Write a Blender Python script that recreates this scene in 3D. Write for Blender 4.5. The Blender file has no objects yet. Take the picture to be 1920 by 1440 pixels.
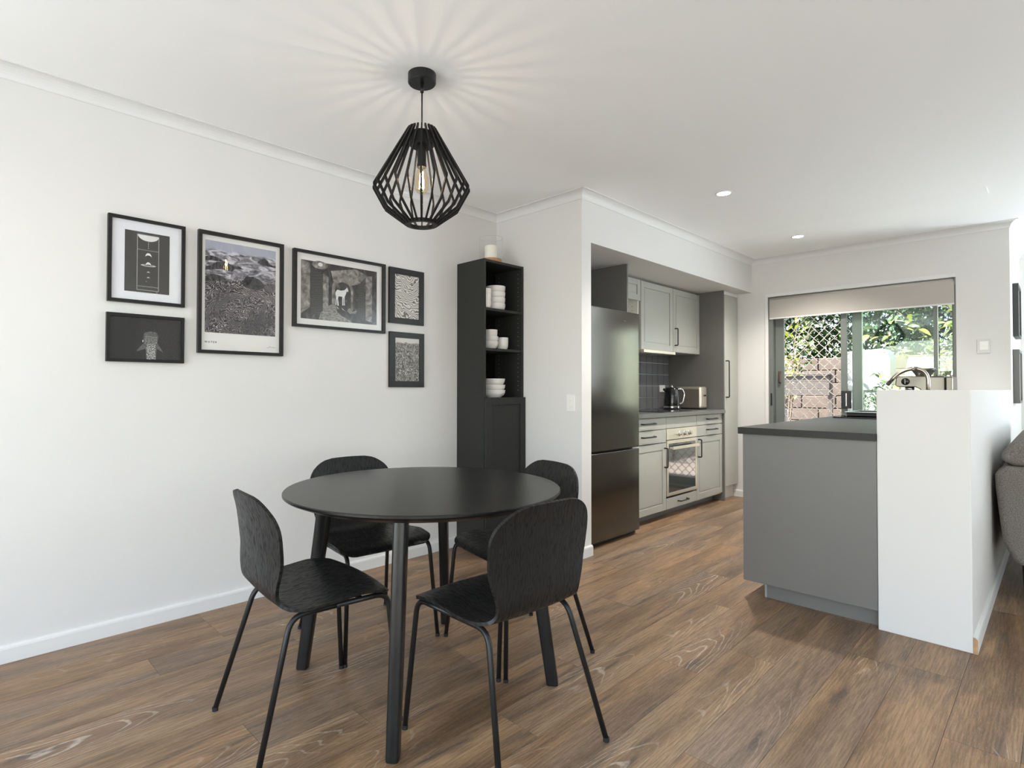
import bpy, bmesh, math, random
from mathutils import Vector, Matrix
random.seed(7)
PI = math.pi
S = bpy.context.scene
COL = S.collection

# ---------------------------------------------------------------- camera, world, lights, exposure
R_ = (0.71817334, -0.69586242, 0.0015998)
U_ = (-0.01200384, -0.01008997, 0.99987704)
F_ = (0.69576071, 0.71810423, 0.01559937)
cam_d = bpy.data.cameras.new('camera'); cam = bpy.data.objects.new('camera', cam_d); COL.objects.link(cam)
cam.matrix_world = Matrix(((R_[0], U_[0], -F_[0], 0), (R_[1], U_[1], -F_[1], 0), (R_[2], U_[2], -F_[2], 1.0974), (0, 0, 0, 1)))
cam_d.sensor_width = 36; cam_d.sensor_fit = 'HORIZONTAL'
cam_d.lens = 1050.82 / 1920 * 36
cam_d.shift_x = (960 - 904.41) / 1920
cam_d.shift_y = -(720 - 712.93) / 1920
cam_d.clip_start = 0.02; cam_d.clip_end = 200
S.camera = cam

S.view_settings.view_transform = 'Standard'; S.view_settings.look = 'None'
S.view_settings.gamma = 1; S.view_settings.use_curve_mapping = False
S.view_settings.exposure = 0.58
S.cycles.use_denoising = True
S.cycles.max_bounces = 10; S.cycles.diffuse_bounces = 6; S.cycles.glossy_bounces = 5
S.cycles.transmission_bounces = 8; S.cycles.transparent_max_bounces = 16
S.cycles.sample_clamp_indirect = 6.0

W = bpy.data.worlds.new('world'); S.world = W; W.use_nodes = True
wn = W.node_tree
sky = wn.nodes.new('ShaderNodeTexSky'); sky.sky_type = 'NISHITA'
sky.sun_elevation = math.radians(52); sky.sun_rotation = math.radians(250); sky.sun_disc = False
wn.links.new(sky.outputs[0], wn.nodes['Background'].inputs[0])
wn.nodes['Background'].inputs[1].default_value = 0.42

def sun(name, direction, energy, angle=0.6, color=(1, .95, .86)):
    d = bpy.data.lights.new(name, 'SUN'); d.energy = energy; d.angle = math.radians(angle); d.color = color
    o = bpy.data.objects.new(name, d); COL.objects.link(o)
    o.rotation_euler = Vector(direction).to_track_quat('-Z', 'Y').to_euler()
    o.location = (0, 0, 6)
def area(name, loc, direction, sx, sy, energy, color=(1, 1, 1)):
    d = bpy.data.lights.new(name, 'AREA'); d.shape = 'RECTANGLE'; d.size = sx; d.size_y = sy
    d.energy = energy; d.color = color
    o = bpy.data.objects.new(name, d); COL.objects.link(o)
    o.rotation_euler = Vector(direction).to_track_quat('-Z', 'Z').to_euler(); o.location = loc
    return o
sun('sun', (0.38, -0.60, -1.0), 26.0)
# daylight from behind the camera; side and lounge lamps are added ceiling fill
area('daylight_dining_window', (-2.36, 1.45, 1.1), (1, 0, 1.2), 2.2, 1.7, 46, (0.79, 0.92, 1.0))
area('rear_window_uplight', (-2.36, -2.0, 1.0), (1, 0.0, 4.0), 2.4, 1.6, 82, (0.79, 0.92, 1.0))  # window daylight turned nearly straight up to brighten the ceiling
area('side_ceiling_fill', (-1.0, -3.66, 1.0), (0.1, 1, 5.0), 2.4, 1.6, 62, (0.79, 0.92, 1.0))  # added uplight filling the ceiling, at an invented window
area('lounge_ceiling_fill', (7.36, -2.6, 1.0), (-1, .1, 4.5), 1.8, 1.6, 215, (0.79, 0.92, 1.0))  # added uplight for the kitchen-end ceiling, no known window there

# ---------------------------------------------------------------- materials
def mat(name, col, rough=.5, metal=0., spec=None, coat=0., bump=None, noise=None, emis=None):
    m = bpy.data.materials.new(name); m.use_nodes = True
    nt = m.node_tree; b = nt.nodes['Principled BSDF']
    b.inputs['Base Color'].default_value = (*col, 1); b.inputs['Roughness'].default_value = rough
    b.inputs['Metallic'].default_value = metal
    if spec is not None: b.inputs['Specular IOR Level'].default_value = spec
    if coat: b.inputs['Coat Weight'].default_value = coat; b.inputs['Coat Roughness'].default_value = .08
    tc = nt.nodes.new('ShaderNodeTexCoord')
    if noise:
        scale, amt = noise[0], noise[1]; st = noise[2] if len(noise) > 2 else (1, 1, 1)
        mp = nt.nodes.new('ShaderNodeMapping'); mp.inputs['Scale'].default_value = st
        nz = nt.nodes.new('ShaderNodeTexNoise'); nz.inputs['Scale'].default_value = scale; nz.inputs['Detail'].default_value = 5
        cr = nt.nodes.new('ShaderNodeValToRGB')
        lo = tuple(max(0, c * (1 - amt)) for c in col); hi = tuple(min(1, c * (1 + amt)) for c in col)
        cr.color_ramp.elements[0].position = .3; cr.color_ramp.elements[1].position = .7
        cr.color_ramp.elements[0].color = (*lo, 1); cr.color_ramp.elements[1].color = (*hi, 1)
        nt.links.new(tc.outputs['Object'], mp.inputs[0]); nt.links.new(mp.outputs[0], nz.inputs['Vector'])
        nt.links.new(nz.outputs[0], cr.inputs[0]); nt.links.new(cr.outputs[0], b.inputs['Base Color'])
    if bump:
        scale, strength = bump[0], bump[1]; st = bump[2] if len(bump) > 2 else (1, 1, 1)
        mp = nt.nodes.new('ShaderNodeMapping'); mp.inputs['Scale'].default_value = st
        nz = nt.nodes.new('ShaderNodeTexNoise'); nz.inputs['Scale'].default_value = scale; nz.inputs['Detail'].default_value = 4
        bp = nt.nodes.new('ShaderNodeBump'); bp.inputs['Strength'].default_value = strength; bp.inputs['Distance'].default_value = .002
        nt.links.new(tc.outputs['Object'], mp.inputs[0]); nt.links.new(mp.outputs[0], nz.inputs['Vector'])
        nt.links.new(nz.outputs[0], bp.inputs['Height']); nt.links.new(bp.outputs[0], b.inputs['Normal'])
    if emis:
        b.inputs['Emission Color'].default_value = (*emis[0], 1); b.inputs['Emission Strength'].default_value = emis[1]
    return m

def glass_mat(name, tint=(1, 1, 1), refl=1.0, ior=1.5, minr=0.0):
    m = bpy.data.materials.new(name); m.use_nodes = True; nt = m.node_tree
    nt.nodes.remove(nt.nodes['Principled BSDF'])
    tr = nt.nodes.new('ShaderNodeBsdfTransparent'); tr.inputs[0].default_value = (*tint, 1)
    gl = nt.nodes.new('ShaderNodeBsdfGlossy'); gl.inputs['Roughness'].default_value = .015
    gl.inputs['Color'].default_value = (refl, refl, refl, 1)
    f0 = ((ior - 1) / (ior + 1)) ** 2
    lw = nt.nodes.new('ShaderNodeLayerWeight'); lw.inputs[0].default_value = .5
    pw = nt.nodes.new('ShaderNodeMath'); pw.operation = 'POWER'; pw.inputs[1].default_value = 5
    fr = nt.nodes.new('ShaderNodeMath'); fr.operation = 'MULTIPLY_ADD'; fr.inputs[1].default_value = 1 - f0; fr.inputs[2].default_value = f0
    nt.links.new(lw.outputs['Facing'], pw.inputs[0]); nt.links.new(pw.outputs[0], fr.inputs[0])
    mx = nt.nodes.new('ShaderNodeMixShader')
    nt.links.new(fr.outputs[0], mx.inputs[0]); nt.links.new(tr.outputs[0], mx.inputs[1]); nt.links.new(gl.outputs[0], mx.inputs[2])
    nt.links.new(mx.outputs[0], nt.nodes['Material Output'].inputs[0])
    return m

M = {}
M['wall'] = mat('white wall paint', (.70, .685, .665), .75, bump=(60, .06), noise=(1.3, .012))
M['ceil'] = mat('white ceiling paint', (.95, .955, .95), .8, noise=(1.0, .008))
M['trim'] = mat('white gloss trim paint', (.735, .725, .71), .45)
M['mdf'] = mat('raw cut timber', (.46, .27, .14), .7, noise=(30, .2))
M['slab'] = mat('dark underlay', (.07, .05, .04), .9)
M['black_wood'] = mat('black stained oak', (.011, .0103, .010), .40, spec=.22, noise=(9, .6, (14, 1.2, 1.2)), bump=(22, .8, (12, 1, 1)))
M['table_black'] = mat('black stained table veneer', (.0125, .012, .0115), .30, spec=.36, noise=(10, .3, (1, 9, 1)), bump=(26, .12, (1, 10, 1)))
M['black_metal'] = mat('matt black metal', (.011, .011, .011), .36, spec=.35)
M['black_paint'] = mat('black painted frame wood', (.013, .012, .011), .4, spec=.3, noise=(25, .3, (1, 1, 6)))
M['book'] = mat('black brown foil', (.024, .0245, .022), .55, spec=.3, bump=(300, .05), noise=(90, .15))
M['book_shaded'] = mat('shaded black brown foil', (.005, .0045, .004), .8, spec=.1)  # same foil, recess shade put into a darker colour
M['dot'] = mat('peg hole ferrule', (.30, .30, .28), .4)
M['ceramic'] = mat('white glazed ceramic', (.76, .73, .70), .3)
M['wax'] = mat('ivory candle wax', (.85, .82, .74), .55)
M['cork'] = mat('honey wood disc', (.50, .25, .11), .5, noise=(14, .2, (1, 8, 1)))
M['plastic'] = mat('white plastic', (.80, .79, .75), .35)
M['plastic_grey'] = mat('pale grey plastic', (.62, .62, .60), .35)
M['grey'] = mat('sage grey lacquer', (.40, .40, .36), .30, noise=(2, .03))
M['grey_panel'] = mat('mid grey panel laminate', (.225, .225, .215), .42)
M['grey_shaded'] = mat('shaded grey end panel', (.145, .140, .128), .5)  # same grey as the cupboards, shade painted in as a darker tone
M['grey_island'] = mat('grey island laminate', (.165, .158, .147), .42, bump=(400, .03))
M['worktop'] = mat('charcoal laminate worktop', (.028, .027, .023), .42, spec=.25, noise=(180, .25))
M['worktop_k'] = mat('grey laminate worktop', (.12, .12, .112), .3, noise=(180, .15))
M['fridge'] = mat('dark brushed steel', (.155, .148, .135), .17, metal=.97, bump=(30, .04, (60, 1, 1)))
M['steel'] = mat('brushed steel', (.17, .155, .13), .28, metal=1.)
M['steel_warm'] = mat('warm steel', (.72, .66, .56), .35, metal=.8)
M['chrome'] = mat('chrome', (.75, .73, .70), .12, metal=1.)
M['nickel'] = mat('brushed nickel', (.45, .40, .34), .22, metal=1.)
M['black_gloss'] = mat('black gloss', (.010, .010, .010), .12)
M['oven_glass'] = mat('oven door glass', (.035, .04, .04), .04, spec=.9, coat=.8)
M['rubber'] = mat('black rubber', (.012, .012, .012), .7)
M['handle'] = mat('black handle powder coat', (.012, .012, .012), .4)
M['cab_white'] = mat('white cabinet interior', (.74, .72, .66), .5)
M['tile'] = mat('grey glazed tile', (.150, .150, .158), .14, noise=(1.5, .12))
M['grout'] = mat('pale grout', (.50, .49, .48), .8)
M['alu'] = mat('green grey aluminium', (.165, .18, .163), .42, metal=.2)
M['alu_edge'] = mat('pale aluminium edge', (.55, .62, .57), .3, metal=.5)
M['grille'] = mat('cream security grille', (.60, .56, .49), .5)
M['blind'] = mat('taupe blind fabric', (.46, .425, .39), .85, bump=(500, .15))
M['blind_rail'] = mat('pale blind rail', (.72, .70, .68), .4)
M['sofa'] = mat('grey woven upholstery', (.19, .172, .152), .95, bump=(260, 1.0), noise=(220, .45))
M['paper'] = mat('white mat board', (.80, .80, .84), .8)
M['paper_warm'] = mat('warm white poster paper', (.80, .78, .75), .8)
M['ink'] = mat('black ink', (.03, .03, .03), .7)
M['ink_line'] = mat('pale grey ink', (.50, .50, .50), .8)
M['ink_white'] = mat('white ink', (.75, .75, .74), .8)
M['glass'] = glass_mat('picture glass', (.97, .97, .97), 1.0, 1.33)
M['window_glass'] = glass_mat('window glass', (.93, .97, .94), .9)
M['clear'] = glass_mat('clear glass', (.985, .99, .985), .9, 1.4)
M['bulb_glass'] = glass_mat('amber bulb glass', (1.0, .92, .78), .8, 1.15)
M['filament'] = mat('glowing filament', (1, .7, .3), .5, emis=((1, .62, .25), 90))
M['lamp_disc'] = mat('lit downlight lens', (1, 1, 1), .5, emis=((1, .97, .92), 20))
M['pebble'] = mat('patio paving', (.28, .24, .21), .9, noise=(5, .2))
M['render_wall'] = mat('pinkish garden masonry', (.085, .066, .056), .9, noise=(4, .25), bump=(30, .5))
M['bench'] = mat('charcoal garden timber', (.065, .058, .055), .7, noise=(4, .2, (1, 10, 1)))
M['leaf_dark'] = mat('dark green leaf', (.022, .058, .016), .5, noise=(1.2, .5))
M['leaf_mid'] = mat('mid green leaf', (.065, .13, .026), .5, noise=(1.5, .5))
M['leaf_lime'] = mat('lime leaf', (.36, .42, .045), .45)
M['leaf_pale'] = mat('pale sunlit leaf', (.50, .53, .40), .45)
M['bark'] = mat('grey brown bark', (.16, .12, .09), .9)
M['white_cover'] = mat('white cabinet paint', (.36, .365, .36), .6)
M['foliage_core'] = mat('foliage shade', (.03, .05, .02), .9)
for k in ('leaf_lime', 'leaf_mid', 'leaf_pale'):
    b = M[k].node_tree.nodes['Principled BSDF']
    b.inputs['Subsurface Weight'].default_value = 0
def black_oak():
    m = bpy.data.materials.new('black oak veneer'); m.use_nodes = True; nt = m.node_tree; N = nt.nodes; L = nt.links
    b = N['Principled BSDF']; b.inputs['Specular IOR Level'].default_value = .28
    tc = N.new('ShaderNodeTexCoord'); mp = N.new('ShaderNodeMapping'); mp.inputs['Scale'].default_value = (1, .16, .16)
    L.new(tc.outputs['Object'], mp.inputs[0])
    wv = N.new('ShaderNodeTexWave'); wv.bands_direction = 'X'; wv.inputs['Scale'].default_value = 34; wv.inputs['Distortion'].default_value = 22
    wv.inputs['Detail'].default_value = 3; wv.inputs['Detail Scale'].default_value = 1.6; L.new(mp.outputs[0], wv.inputs['Vector'])
    nz = N.new('ShaderNodeTexNoise'); nz.inputs['Scale'].default_value = 240; nz.inputs['Detail'].default_value = 3; L.new(mp.outputs[0], nz.inputs['Vector'])
    mx = N.new('ShaderNodeMath'); mx.operation = 'MULTIPLY_ADD'; mx.inputs[1].default_value = .45; L.new(nz.outputs[0], mx.inputs[0]); L.new(wv.outputs[1], mx.inputs[2])
    cr = N.new('ShaderNodeValToRGB'); cr.color_ramp.elements[0].position = .28; cr.color_ramp.elements[1].position = .75
    cr.color_ramp.elements[0].color = (.004, .0037, .0035, 1); cr.color_ramp.elements[1].color = (.015, .0142, .0135, 1)
    L.new(mx.outputs[0], cr.inputs[0]); L.new(cr.outputs[0], b.inputs['Base Color'])
    rr_ = N.new('ShaderNodeMapRange'); rr_.inputs[1].default_value = .2; rr_.inputs[2].default_value = .9; rr_.inputs[3].default_value = .62; rr_.inputs[4].default_value = .36
    L.new(mx.outputs[0], rr_.inputs[0]); L.new(rr_.outputs[0], b.inputs['Roughness'])
    bp = N.new('ShaderNodeBump'); bp.inputs['Strength'].default_value = .22; bp.inputs['Distance'].default_value = .0008
    L.new(mx.outputs[0], bp.inputs['Height']); L.new(bp.outputs[0], b.inputs['Normal'])
    return m
M['oak_black'] = black_oak()
# ---- floor boards
def wood_floor():
    m = bpy.data.materials.new('limed oak floor'); m.use_nodes = True; nt = m.node_tree; N = nt.nodes; L = nt.links
    b = N['Principled BSDF']
    tc = N.new('ShaderNodeTexCoord'); oi = N.new('ShaderNodeObjectInfo')
    off = N.new('ShaderNodeVectorMath'); off.operation = 'MULTIPLY_ADD'
    cmb = N.new('ShaderNodeCombineXYZ')
    for i in range(3): L.new(oi.outputs['Random'], cmb.inputs[i])
    L.new(cmb.outputs[0], off.inputs[0]); off.inputs[1].default_value = (37, 11, 5); L.new(tc.outputs['Object'], off.inputs[2])
    def mp(sc):
        n = N.new('ShaderNodeMapping'); n.inputs['Scale'].default_value = sc; L.new(off.outputs[0], n.inputs[0]); return n.outputs[0]
    def nz(v, s, d=4, dist=0):
        n = N.new('ShaderNodeTexNoise'); n.inputs['Scale'].default_value = s; n.inputs['Detail'].default_value = d
        n.inputs['Distortion'].default_value = dist; L.new(v, n.inputs['Vector']); return n.outputs[0]
    def ramp(v, stops):
        n = N.new('ShaderNodeValToRGB'); e = n.color_ramp.elements
        while len(e) < len(stops): e.new(.5)
        for q, (p, c) in zip(e, stops): q.position = p; q.color = (*c, 1)
        L.new(v, n.inputs[0]); return n.outputs[0]
    def mix(f, a, c, mode='MIX'):
        n = N.new('ShaderNodeMix'); n.data_type = 'RGBA'; n.blend_type = mode
        if isinstance(f, float): n.inputs[0].default_value = f
        else: L.new(f, n.inputs[0])
        for idx, q in ((6, a), (7, c)):
            if isinstance(q, tuple): n.inputs[idx].default_value = (*q, 1)
            else: L.new(q, n.inputs[idx])
        return n.outputs[2]
    def math_(op, a, c=None):
        n = N.new('ShaderNodeMath'); n.operation = op
        for i, q in enumerate((a, c)):
            if q is None: continue
            if isinstance(q, (int, float)): n.inputs[i].default_value = q
            else: L.new(q, n.inputs[i])
        return n.outputs[0]
    broad = nz(mp((.9, 7, 1)), 1.4, 4, .4)
    base = ramp(broad, [(.26, (.120, .072, .041)), (.45, (.215, .134, .076)), (.60, (.315, .200, .112)), (.78, (.25, .168, .105))])
    tint = ramp(oi.outputs['Random'], [(0, (.88, .88, .90)), (.35, (1.0, .99, .97)), (.7, (1.07, 1.0, .93)), (1, (.93, .88, .82))])
    base = mix(1.0, base, tint, 'MULTIPLY')
    grey = ramp(nz(mp((.5, 3.5, 1)), 1.3, 2), [(.48, (0, 0, 0)), (.70, (.45, .45, .45))])
    base = mix(grey, base, (.215, .162, .130))
    fib = ramp(nz(mp((6, 110, 1)), 1.6, 3), [(.38, (.74, .74, .74)), (.62, (1.16, 1.16, 1.16))])
    base = mix(1.0, base, fib, 'MULTIPLY')
    # dark streaks and knots
    st = ramp(nz(mp((1.2, 11, 1)), 2.1, 5, .6), [(.575, (0, 0, 0)), (.72, (.85, .85, .85))])
    base = mix(st, base, (.085, .060, .046))
    # cathedral grain, limed pale
    sep = N.new('ShaderNodeSeparateXYZ'); L.new(tc.outputs['Object'], sep.inputs[0])
    d1 = nz(mp((1.4, 5, 1)), 1.2, 2)
    yy = math_('MULTIPLY', math_('SUBTRACT', sep.outputs[1], .089), 9.0)
    y2 = math_('MULTIPLY', yy, yy)
    ph = math_('ADD', math_('MULTIPLY', sep.outputs[0], 7.0), math_('MULTIPLY', y2, 6.0))
    ph = math_('ADD', ph, math_('MULTIPLY', d1, 9.0))
    ph = math_('ADD', ph, math_('MULTIPLY', oi.outputs['Random'], 40.0))
    sn = math_('SINE', math_('MULTIPLY', ph, 7.0))
    ln = ramp(sn, [(.80, (0, 0, 0)), (.97, (1, 1, 1))])
    mk = ramp(nz(mp((.8, 2.2, 1)), 1.1, 1), [(.53, (0, 0, 0)), (.63, (.55, .55, .55))])
    lm = mix(1.0, ln, mk, 'MULTIPLY')
    brk = ramp(nz(mp((20, 60, 1)), 2, 2), [(.35, (.25, .25, .25)), (.6, (1, 1, 1))])
    lm = mix(1.0, lm, brk, 'MULTIPLY')
    base = mix(lm, base, (.66, .58, .49))
    fl = ramp(nz(mp((34, 330, 1)), 1.5, 2), [(.56, (0, 0, 0)), (.72, (.26, .26, .26))])
    base = mix(fl, base, (.52, .41, .31))
    L.new(base, b.inputs['Base Color'])
    rg = ramp(broad, [(.3, (.36, .36, .36)), (.7, (.46, .46, .46))]); L.new(rg, b.inputs['Roughness'])
    b.inputs['Specular IOR Level'].default_value = .4
    bp = N.new('ShaderNodeBump'); bp.inputs['Strength'].default_value = .25; bp.inputs['Distance'].default_value = .001
    L.new(nz(mp((6, 110, 1)), 1.6, 3), bp.inputs['Height']); L.new(bp.outputs[0], b.inputs['Normal'])
    return m
M['floor'] = wood_floor()

# ---- pictures' flat prints
def print_mat(name, kind):
    m = bpy.data.materials.new(name); m.use_nodes = True; nt = m.node_tree; N = nt.nodes; L = nt.links
    b = N['Principled BSDF']; b.inputs['Roughness'].default_value = .75
    tc = N.new('ShaderNodeTexCoord')
    def mp(sc, loc=(0, 0, 0), rot=(0, 0, 0)):
        n = N.new('ShaderNodeMapping'); n.inputs['Scale'].default_value = sc; n.inputs['Location'].default_value = loc
        n.inputs['Rotation'].default_value = rot; L.new(tc.outputs['Object'], n.inputs[0]); return n.outputs[0]
    def nz(v, s, d=4, dist=0):
        n = N.new('ShaderNodeTexNoise'); n.inputs['Scale'].default_value = s; n.inputs['Detail'].default_value = d
        n.inputs['Distortion'].default_value = dist; L.new(v, n.inputs['Vector']); return n.outputs[0]
    def wave(v, s, dist, ds=1.5, typ='BANDS', dr='X'):
        n = N.new('ShaderNodeTexWave'); n.wave_type = typ
        if typ == 'BANDS': n.bands_direction = dr
        else: n.rings_direction = 'Y'
        n.inputs['Scale'].default_value = s; n.inputs['Distortion'].default_value = dist
        n.inputs['Detail'].default_value = 3; n.inputs['Detail Scale'].default_value = ds
        L.new(v, n.inputs['Vector']); return n.outputs[1]
    def ramp(v, stops):
        n = N.new('ShaderNodeValToRGB'); e = n.color_ramp.elements
        while len(e) < len(stops): e.new(.5)
        for q, (p, c) in zip(e, stops): q.position = p; q.color = (*c, 1)
        L.new(v, n.inputs[0]); return n.outputs[0]
    def mix(f, a, c, mode='MIX'):
        n = N.new('ShaderNodeMix'); n.data_type = 'RGBA'; n.blend_type = mode
        if isinstance(f, float): n.inputs[0].default_value = f
        else: L.new(f, n.inputs[0])
        for idx, q in ((6, a), (7, c)):
            if isinstance(q, tuple): n.inputs[idx].default_value = (*q, 1)
            else: L.new(q, n.inputs[idx])
        return n.outputs[2]
    sep = N.new('ShaderNodeSeparateXYZ'); L.new(tc.outputs['Object'], sep.inputs[0])
    if kind == 'kelp':
        g = ramp(wave(mp((1, 1, 1), loc=(-.16, 0, -.06)), 24, 60, .50, 'RINGS'), [(.1, (.028, .027, .032)), (.5, (.075, .07, .08)), (.78, (.20, .18, .19)), (1, (.52, .47, .44))])
        g2 = ramp(nz(mp((1, 1, 1)), 22, 5, 2.5), [(.3, (.35, .35, .38)), (.7, (1.3, 1.25, 1.25))])
        kel = mix(1.0, g, g2, 'MULTIPLY')
        kel = mix(ramp(nz(mp((1, 1, 1)), 7, 2), [(.4, (0, 0, 0)), (.6, (.75, .75, .75))]), kel, (.055, .05, .055))
        foam = ramp(nz(mp((1, 1, 2.6)), 17, 5, 1.5), [(.32, (.05, .048, .055)), (.50, (.26, .25, .28)), (.62, (.62, .60, .64))])
        skyc = (.40, .41, .50)
        # height in metres above the lower edge of the picture, roughened
        n = N.new('ShaderNodeMath'); n.operation = 'MULTIPLY_ADD'; L.new(nz(mp((1, 1, 1)), 9, 3), n.inputs[0]); n.inputs[1].default_value = .16; L.new(sep.outputs[2], n.inputs[2])
        f1 = ramp(n.outputs[0], [(.36, (0, 0, 0)), (.40, (1, 1, 1))])
        c = mix(f1, kel, foam)
        n2 = N.new('ShaderNodeMath'); n2.operation = 'MULTIPLY_ADD'; L.new(nz(mp((1, 1, 1)), 12, 3), n2.inputs[0]); n2.inputs[1].default_value = .05; L.new(sep.outputs[2], n2.inputs[2])
        f2 = ramp(n2.outputs[0], [(.435, (0, 0, 0)), (.447, (1, 1, 1))])
        c = mix(f2, c, skyc)
    elif kind == 'rings':
        c = ramp(wave(mp((1, 1, 1), loc=(-.10, 0, -.33)), 24, 45, .30, 'RINGS'), [(.12, (.13, .12, .11)), (.35, (.50, .48, .44)), (.8, (.62, .60, .56))])
    elif kind == 'scratch':
        a = ramp(nz(mp((1, 1, .6), rot=(0, .5, 0)), 70, 5, 2.2), [(.36, (.05, .048, .045)), (.55, (.30, .29, .27)), (.70, (.62, .60, .57))])
        a2 = ramp(wave(mp((1, 1, 1), rot=(0, .9, 0)), 30, 9, 3), [(.2, (.6, .6, .6)), (.8, (1.2, 1.2, 1.2))])
        a = mix(1.0, a, a2, 'MULTIPLY')
        n = N.new('ShaderNodeMath'); n.operation = 'MULTIPLY_ADD'; L.new(nz(mp((1, 1, 1)), 20, 3), n.inputs[0]); n.inputs[1].default_value = .05; L.new(sep.outputs[2], n.inputs[2])
        c = mix(ramp(n.outputs[0], [(.265, (0, 0, 0)), (.275, (1, 1, 1))]), a, (.60, .58, .55))
    elif kind == 'alley':
        c = ramp(nz(mp((1.6, 1, 1)), 26, 5, .8), [(.35, (.012, .011, .010)), (.55, (.045, .041, .037)), (.75, (.14, .13, .12))])
    elif kind == 'stone':
        c = ramp(nz(mp((1, 1, 1)), 30, 5, .6), [(.35, (.10, .092, .08)), (.55, (.26, .24, .215)), (.75, (.48, .45, .40))])
    elif kind == 'street':
        c = ramp(nz(mp((1, 1, 2)), 60, 5, .4), [(.35, (.12, .115, .10)), (.6, (.30, .28, .25)), (.8, (.50, .47, .43))])
    elif kind == 'slats':
        c = ramp(wave(mp((1, 1, 1), rot=(0, .12, 0)), 38, 1.2, 2, dr='Z'), [(.3, (.012, .011, .01)), (.9, (.10, .095, .085))])
    elif kind == 'charcoal':
        c = ramp(nz(mp((1, 1, 1)), 200, 4), [(.35, (.040, .038, .034)), (.65, (.060, .057, .052))])
    elif kind == 'deep':
        c = ramp(nz(mp((3, 1, .8)), 2.2, 2), [(.35, (.006, .006, .006)), (.65, (.022, .020, .019))])
    elif kind == 'shark':
        c = ramp(nz(mp((1, 1, 1)), 120, 4), [(.35, (.07, .07, .068)), (.65, (.16, .16, .15))])
    L.new(c, b.inputs['Base Color'])
    return m
for k in ('kelp', 'rings', 'scratch', 'alley', 'stone', 'street', 'slats', 'charcoal', 'deep', 'shark'):
    M['p_' + k] = print_mat('print ' + k, k)

# ---------------------------------------------------------------- mesh helpers
class MB:
    def __init__(s): s.v = []; s.f = []; s.mi = []; s.m = 0
    def add(s, vs, fs):
        o = len(s.v); s.v += [tuple(v) for v in vs]
        for f in fs: s.f.append(tuple(i + o for i in f)); s.mi.append(s.m)
        return s
    def box(s, x0, x1, y0, y1, z0, z1):
        return s.add([(x0, y0, z0), (x1, y0, z0), (x1, y1, z0), (x0, y1, z0), (x0, y0, z1), (x1, y0, z1), (x1, y1, z1), (x0, y1, z1)],
                     [(0, 3, 2, 1), (4, 5, 6, 7), (0, 1, 5, 4), (1, 2, 6, 5), (2, 3, 7, 6), (3, 0, 4, 7)])
    def prism(s, poly, axis, a, b):
        n = len(poly)
        def P(p, t):
            return {'x': (t, p[0], p[1]), 'y': (p[0], t, p[1]), 'z': (p[0], p[1], t)}[axis]
        vs = [P(p, a) for p in poly] + [P(p, b) for p in poly]
        fs = [tuple(range(n))[::-1], tuple(range(n, 2 * n))] + [(i, (i + 1) % n, n + (i + 1) % n, n + i) for i in range(n)]
        return s.add(vs, fs)
    def lathe(s, prof, cx=0, cy=0, seg=32, cap=True):
        k = len(prof); vs = []
        for i in range(seg):
            a = 2 * PI * i / seg
            for r, z in prof: vs.append((cx + r * math.cos(a), cy + r * math.sin(a), z))
        fs = []
        for i in range(seg):
            j = (i + 1) % seg
            for q in range(k - 1): fs.append((i * k + q, j * k + q, j * k + q + 1, i * k + q + 1))
        if cap:
            if prof[0][0] > 1e-6: fs.append(tuple(i * k for i in range(seg))[::-1])
            if prof[-1][0] > 1e-6: fs.append(tuple(i * k + k - 1 for i in range(seg)))
        return s.add(vs, fs)
    def tube(s, path, r, seg=10, caps=True):
        P = [Vector(p) for p in path]; n = len(P); rr = r if isinstance(r, (list, tuple)) else [r] * n
        T = [(P[min(i + 1, n - 1)] - P[max(i - 1, 0)]).normalized() for i in range(n)]
        up = Vector((0, 0, 1)) if abs(T[0].z) < .9 else Vector((1, 0, 0))
        a = T[0].cross(up).normalized(); vs = []
        for i in range(n):
            a = (a - T[i] * a.dot(T[i])).normalized(); c = T[i].cross(a)
            for q in range(seg):
                t = 2 * PI * q / seg; vs.append(P[i] + (a * math.cos(t) + c * math.sin(t)) * rr[i])
        fs = [(i * seg + q, i * seg + (q + 1) % seg, (i + 1) * seg + (q + 1) % seg, (i + 1) * seg + q) for i in range(n - 1) for q in range(seg)]
        if caps: fs += [tuple(range(seg))[::-1], tuple((n - 1) * seg + q for q in range(seg))]
        return s.add(vs, fs)
    def build(s, name, mats, parent=None, bevel=0, smooth=False, loc=None, seg=2, auto=None):
        me = bpy.data.meshes.new(name); me.from_pydata(s.v, [], s.f)
        bm = bmesh.new(); bm.from_mesh(me); bmesh.ops.recalc_face_normals(bm, faces=bm.faces); bm.to_mesh(me); bm.free()
        if not isinstance(mats, (list, tuple)): mats = [mats]
        for m in mats: me.materials.append(m)
        for p, i in zip(me.polygons, s.mi): p.material_index = i
        if smooth: me.polygons.foreach_set('use_smooth', [True] * len(me.polygons))
        o = bpy.data.objects.new(name, me); COL.objects.link(o)
        if parent: o.parent = parent
        if loc: o.location = loc
        if bevel:
            b = o.modifiers.new('bevel', 'BEVEL'); b.width = bevel; b.segments = seg; b.limit_method = 'ANGLE'; b.angle_limit = .7
            b.harden_normals = False
        if auto:
            me.polygons.foreach_set('use_smooth', [True] * len(me.polygons))
            me.set_sharp_from_angle(angle=math.radians(auto))
        return o
def tag(o, label=None, cat=None, group=None, kind=None):
    if label: o['label'] = label
    if cat: o['category'] = cat
    if group: o['group'] = group
    if kind: o['kind'] = kind
    return o
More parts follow.
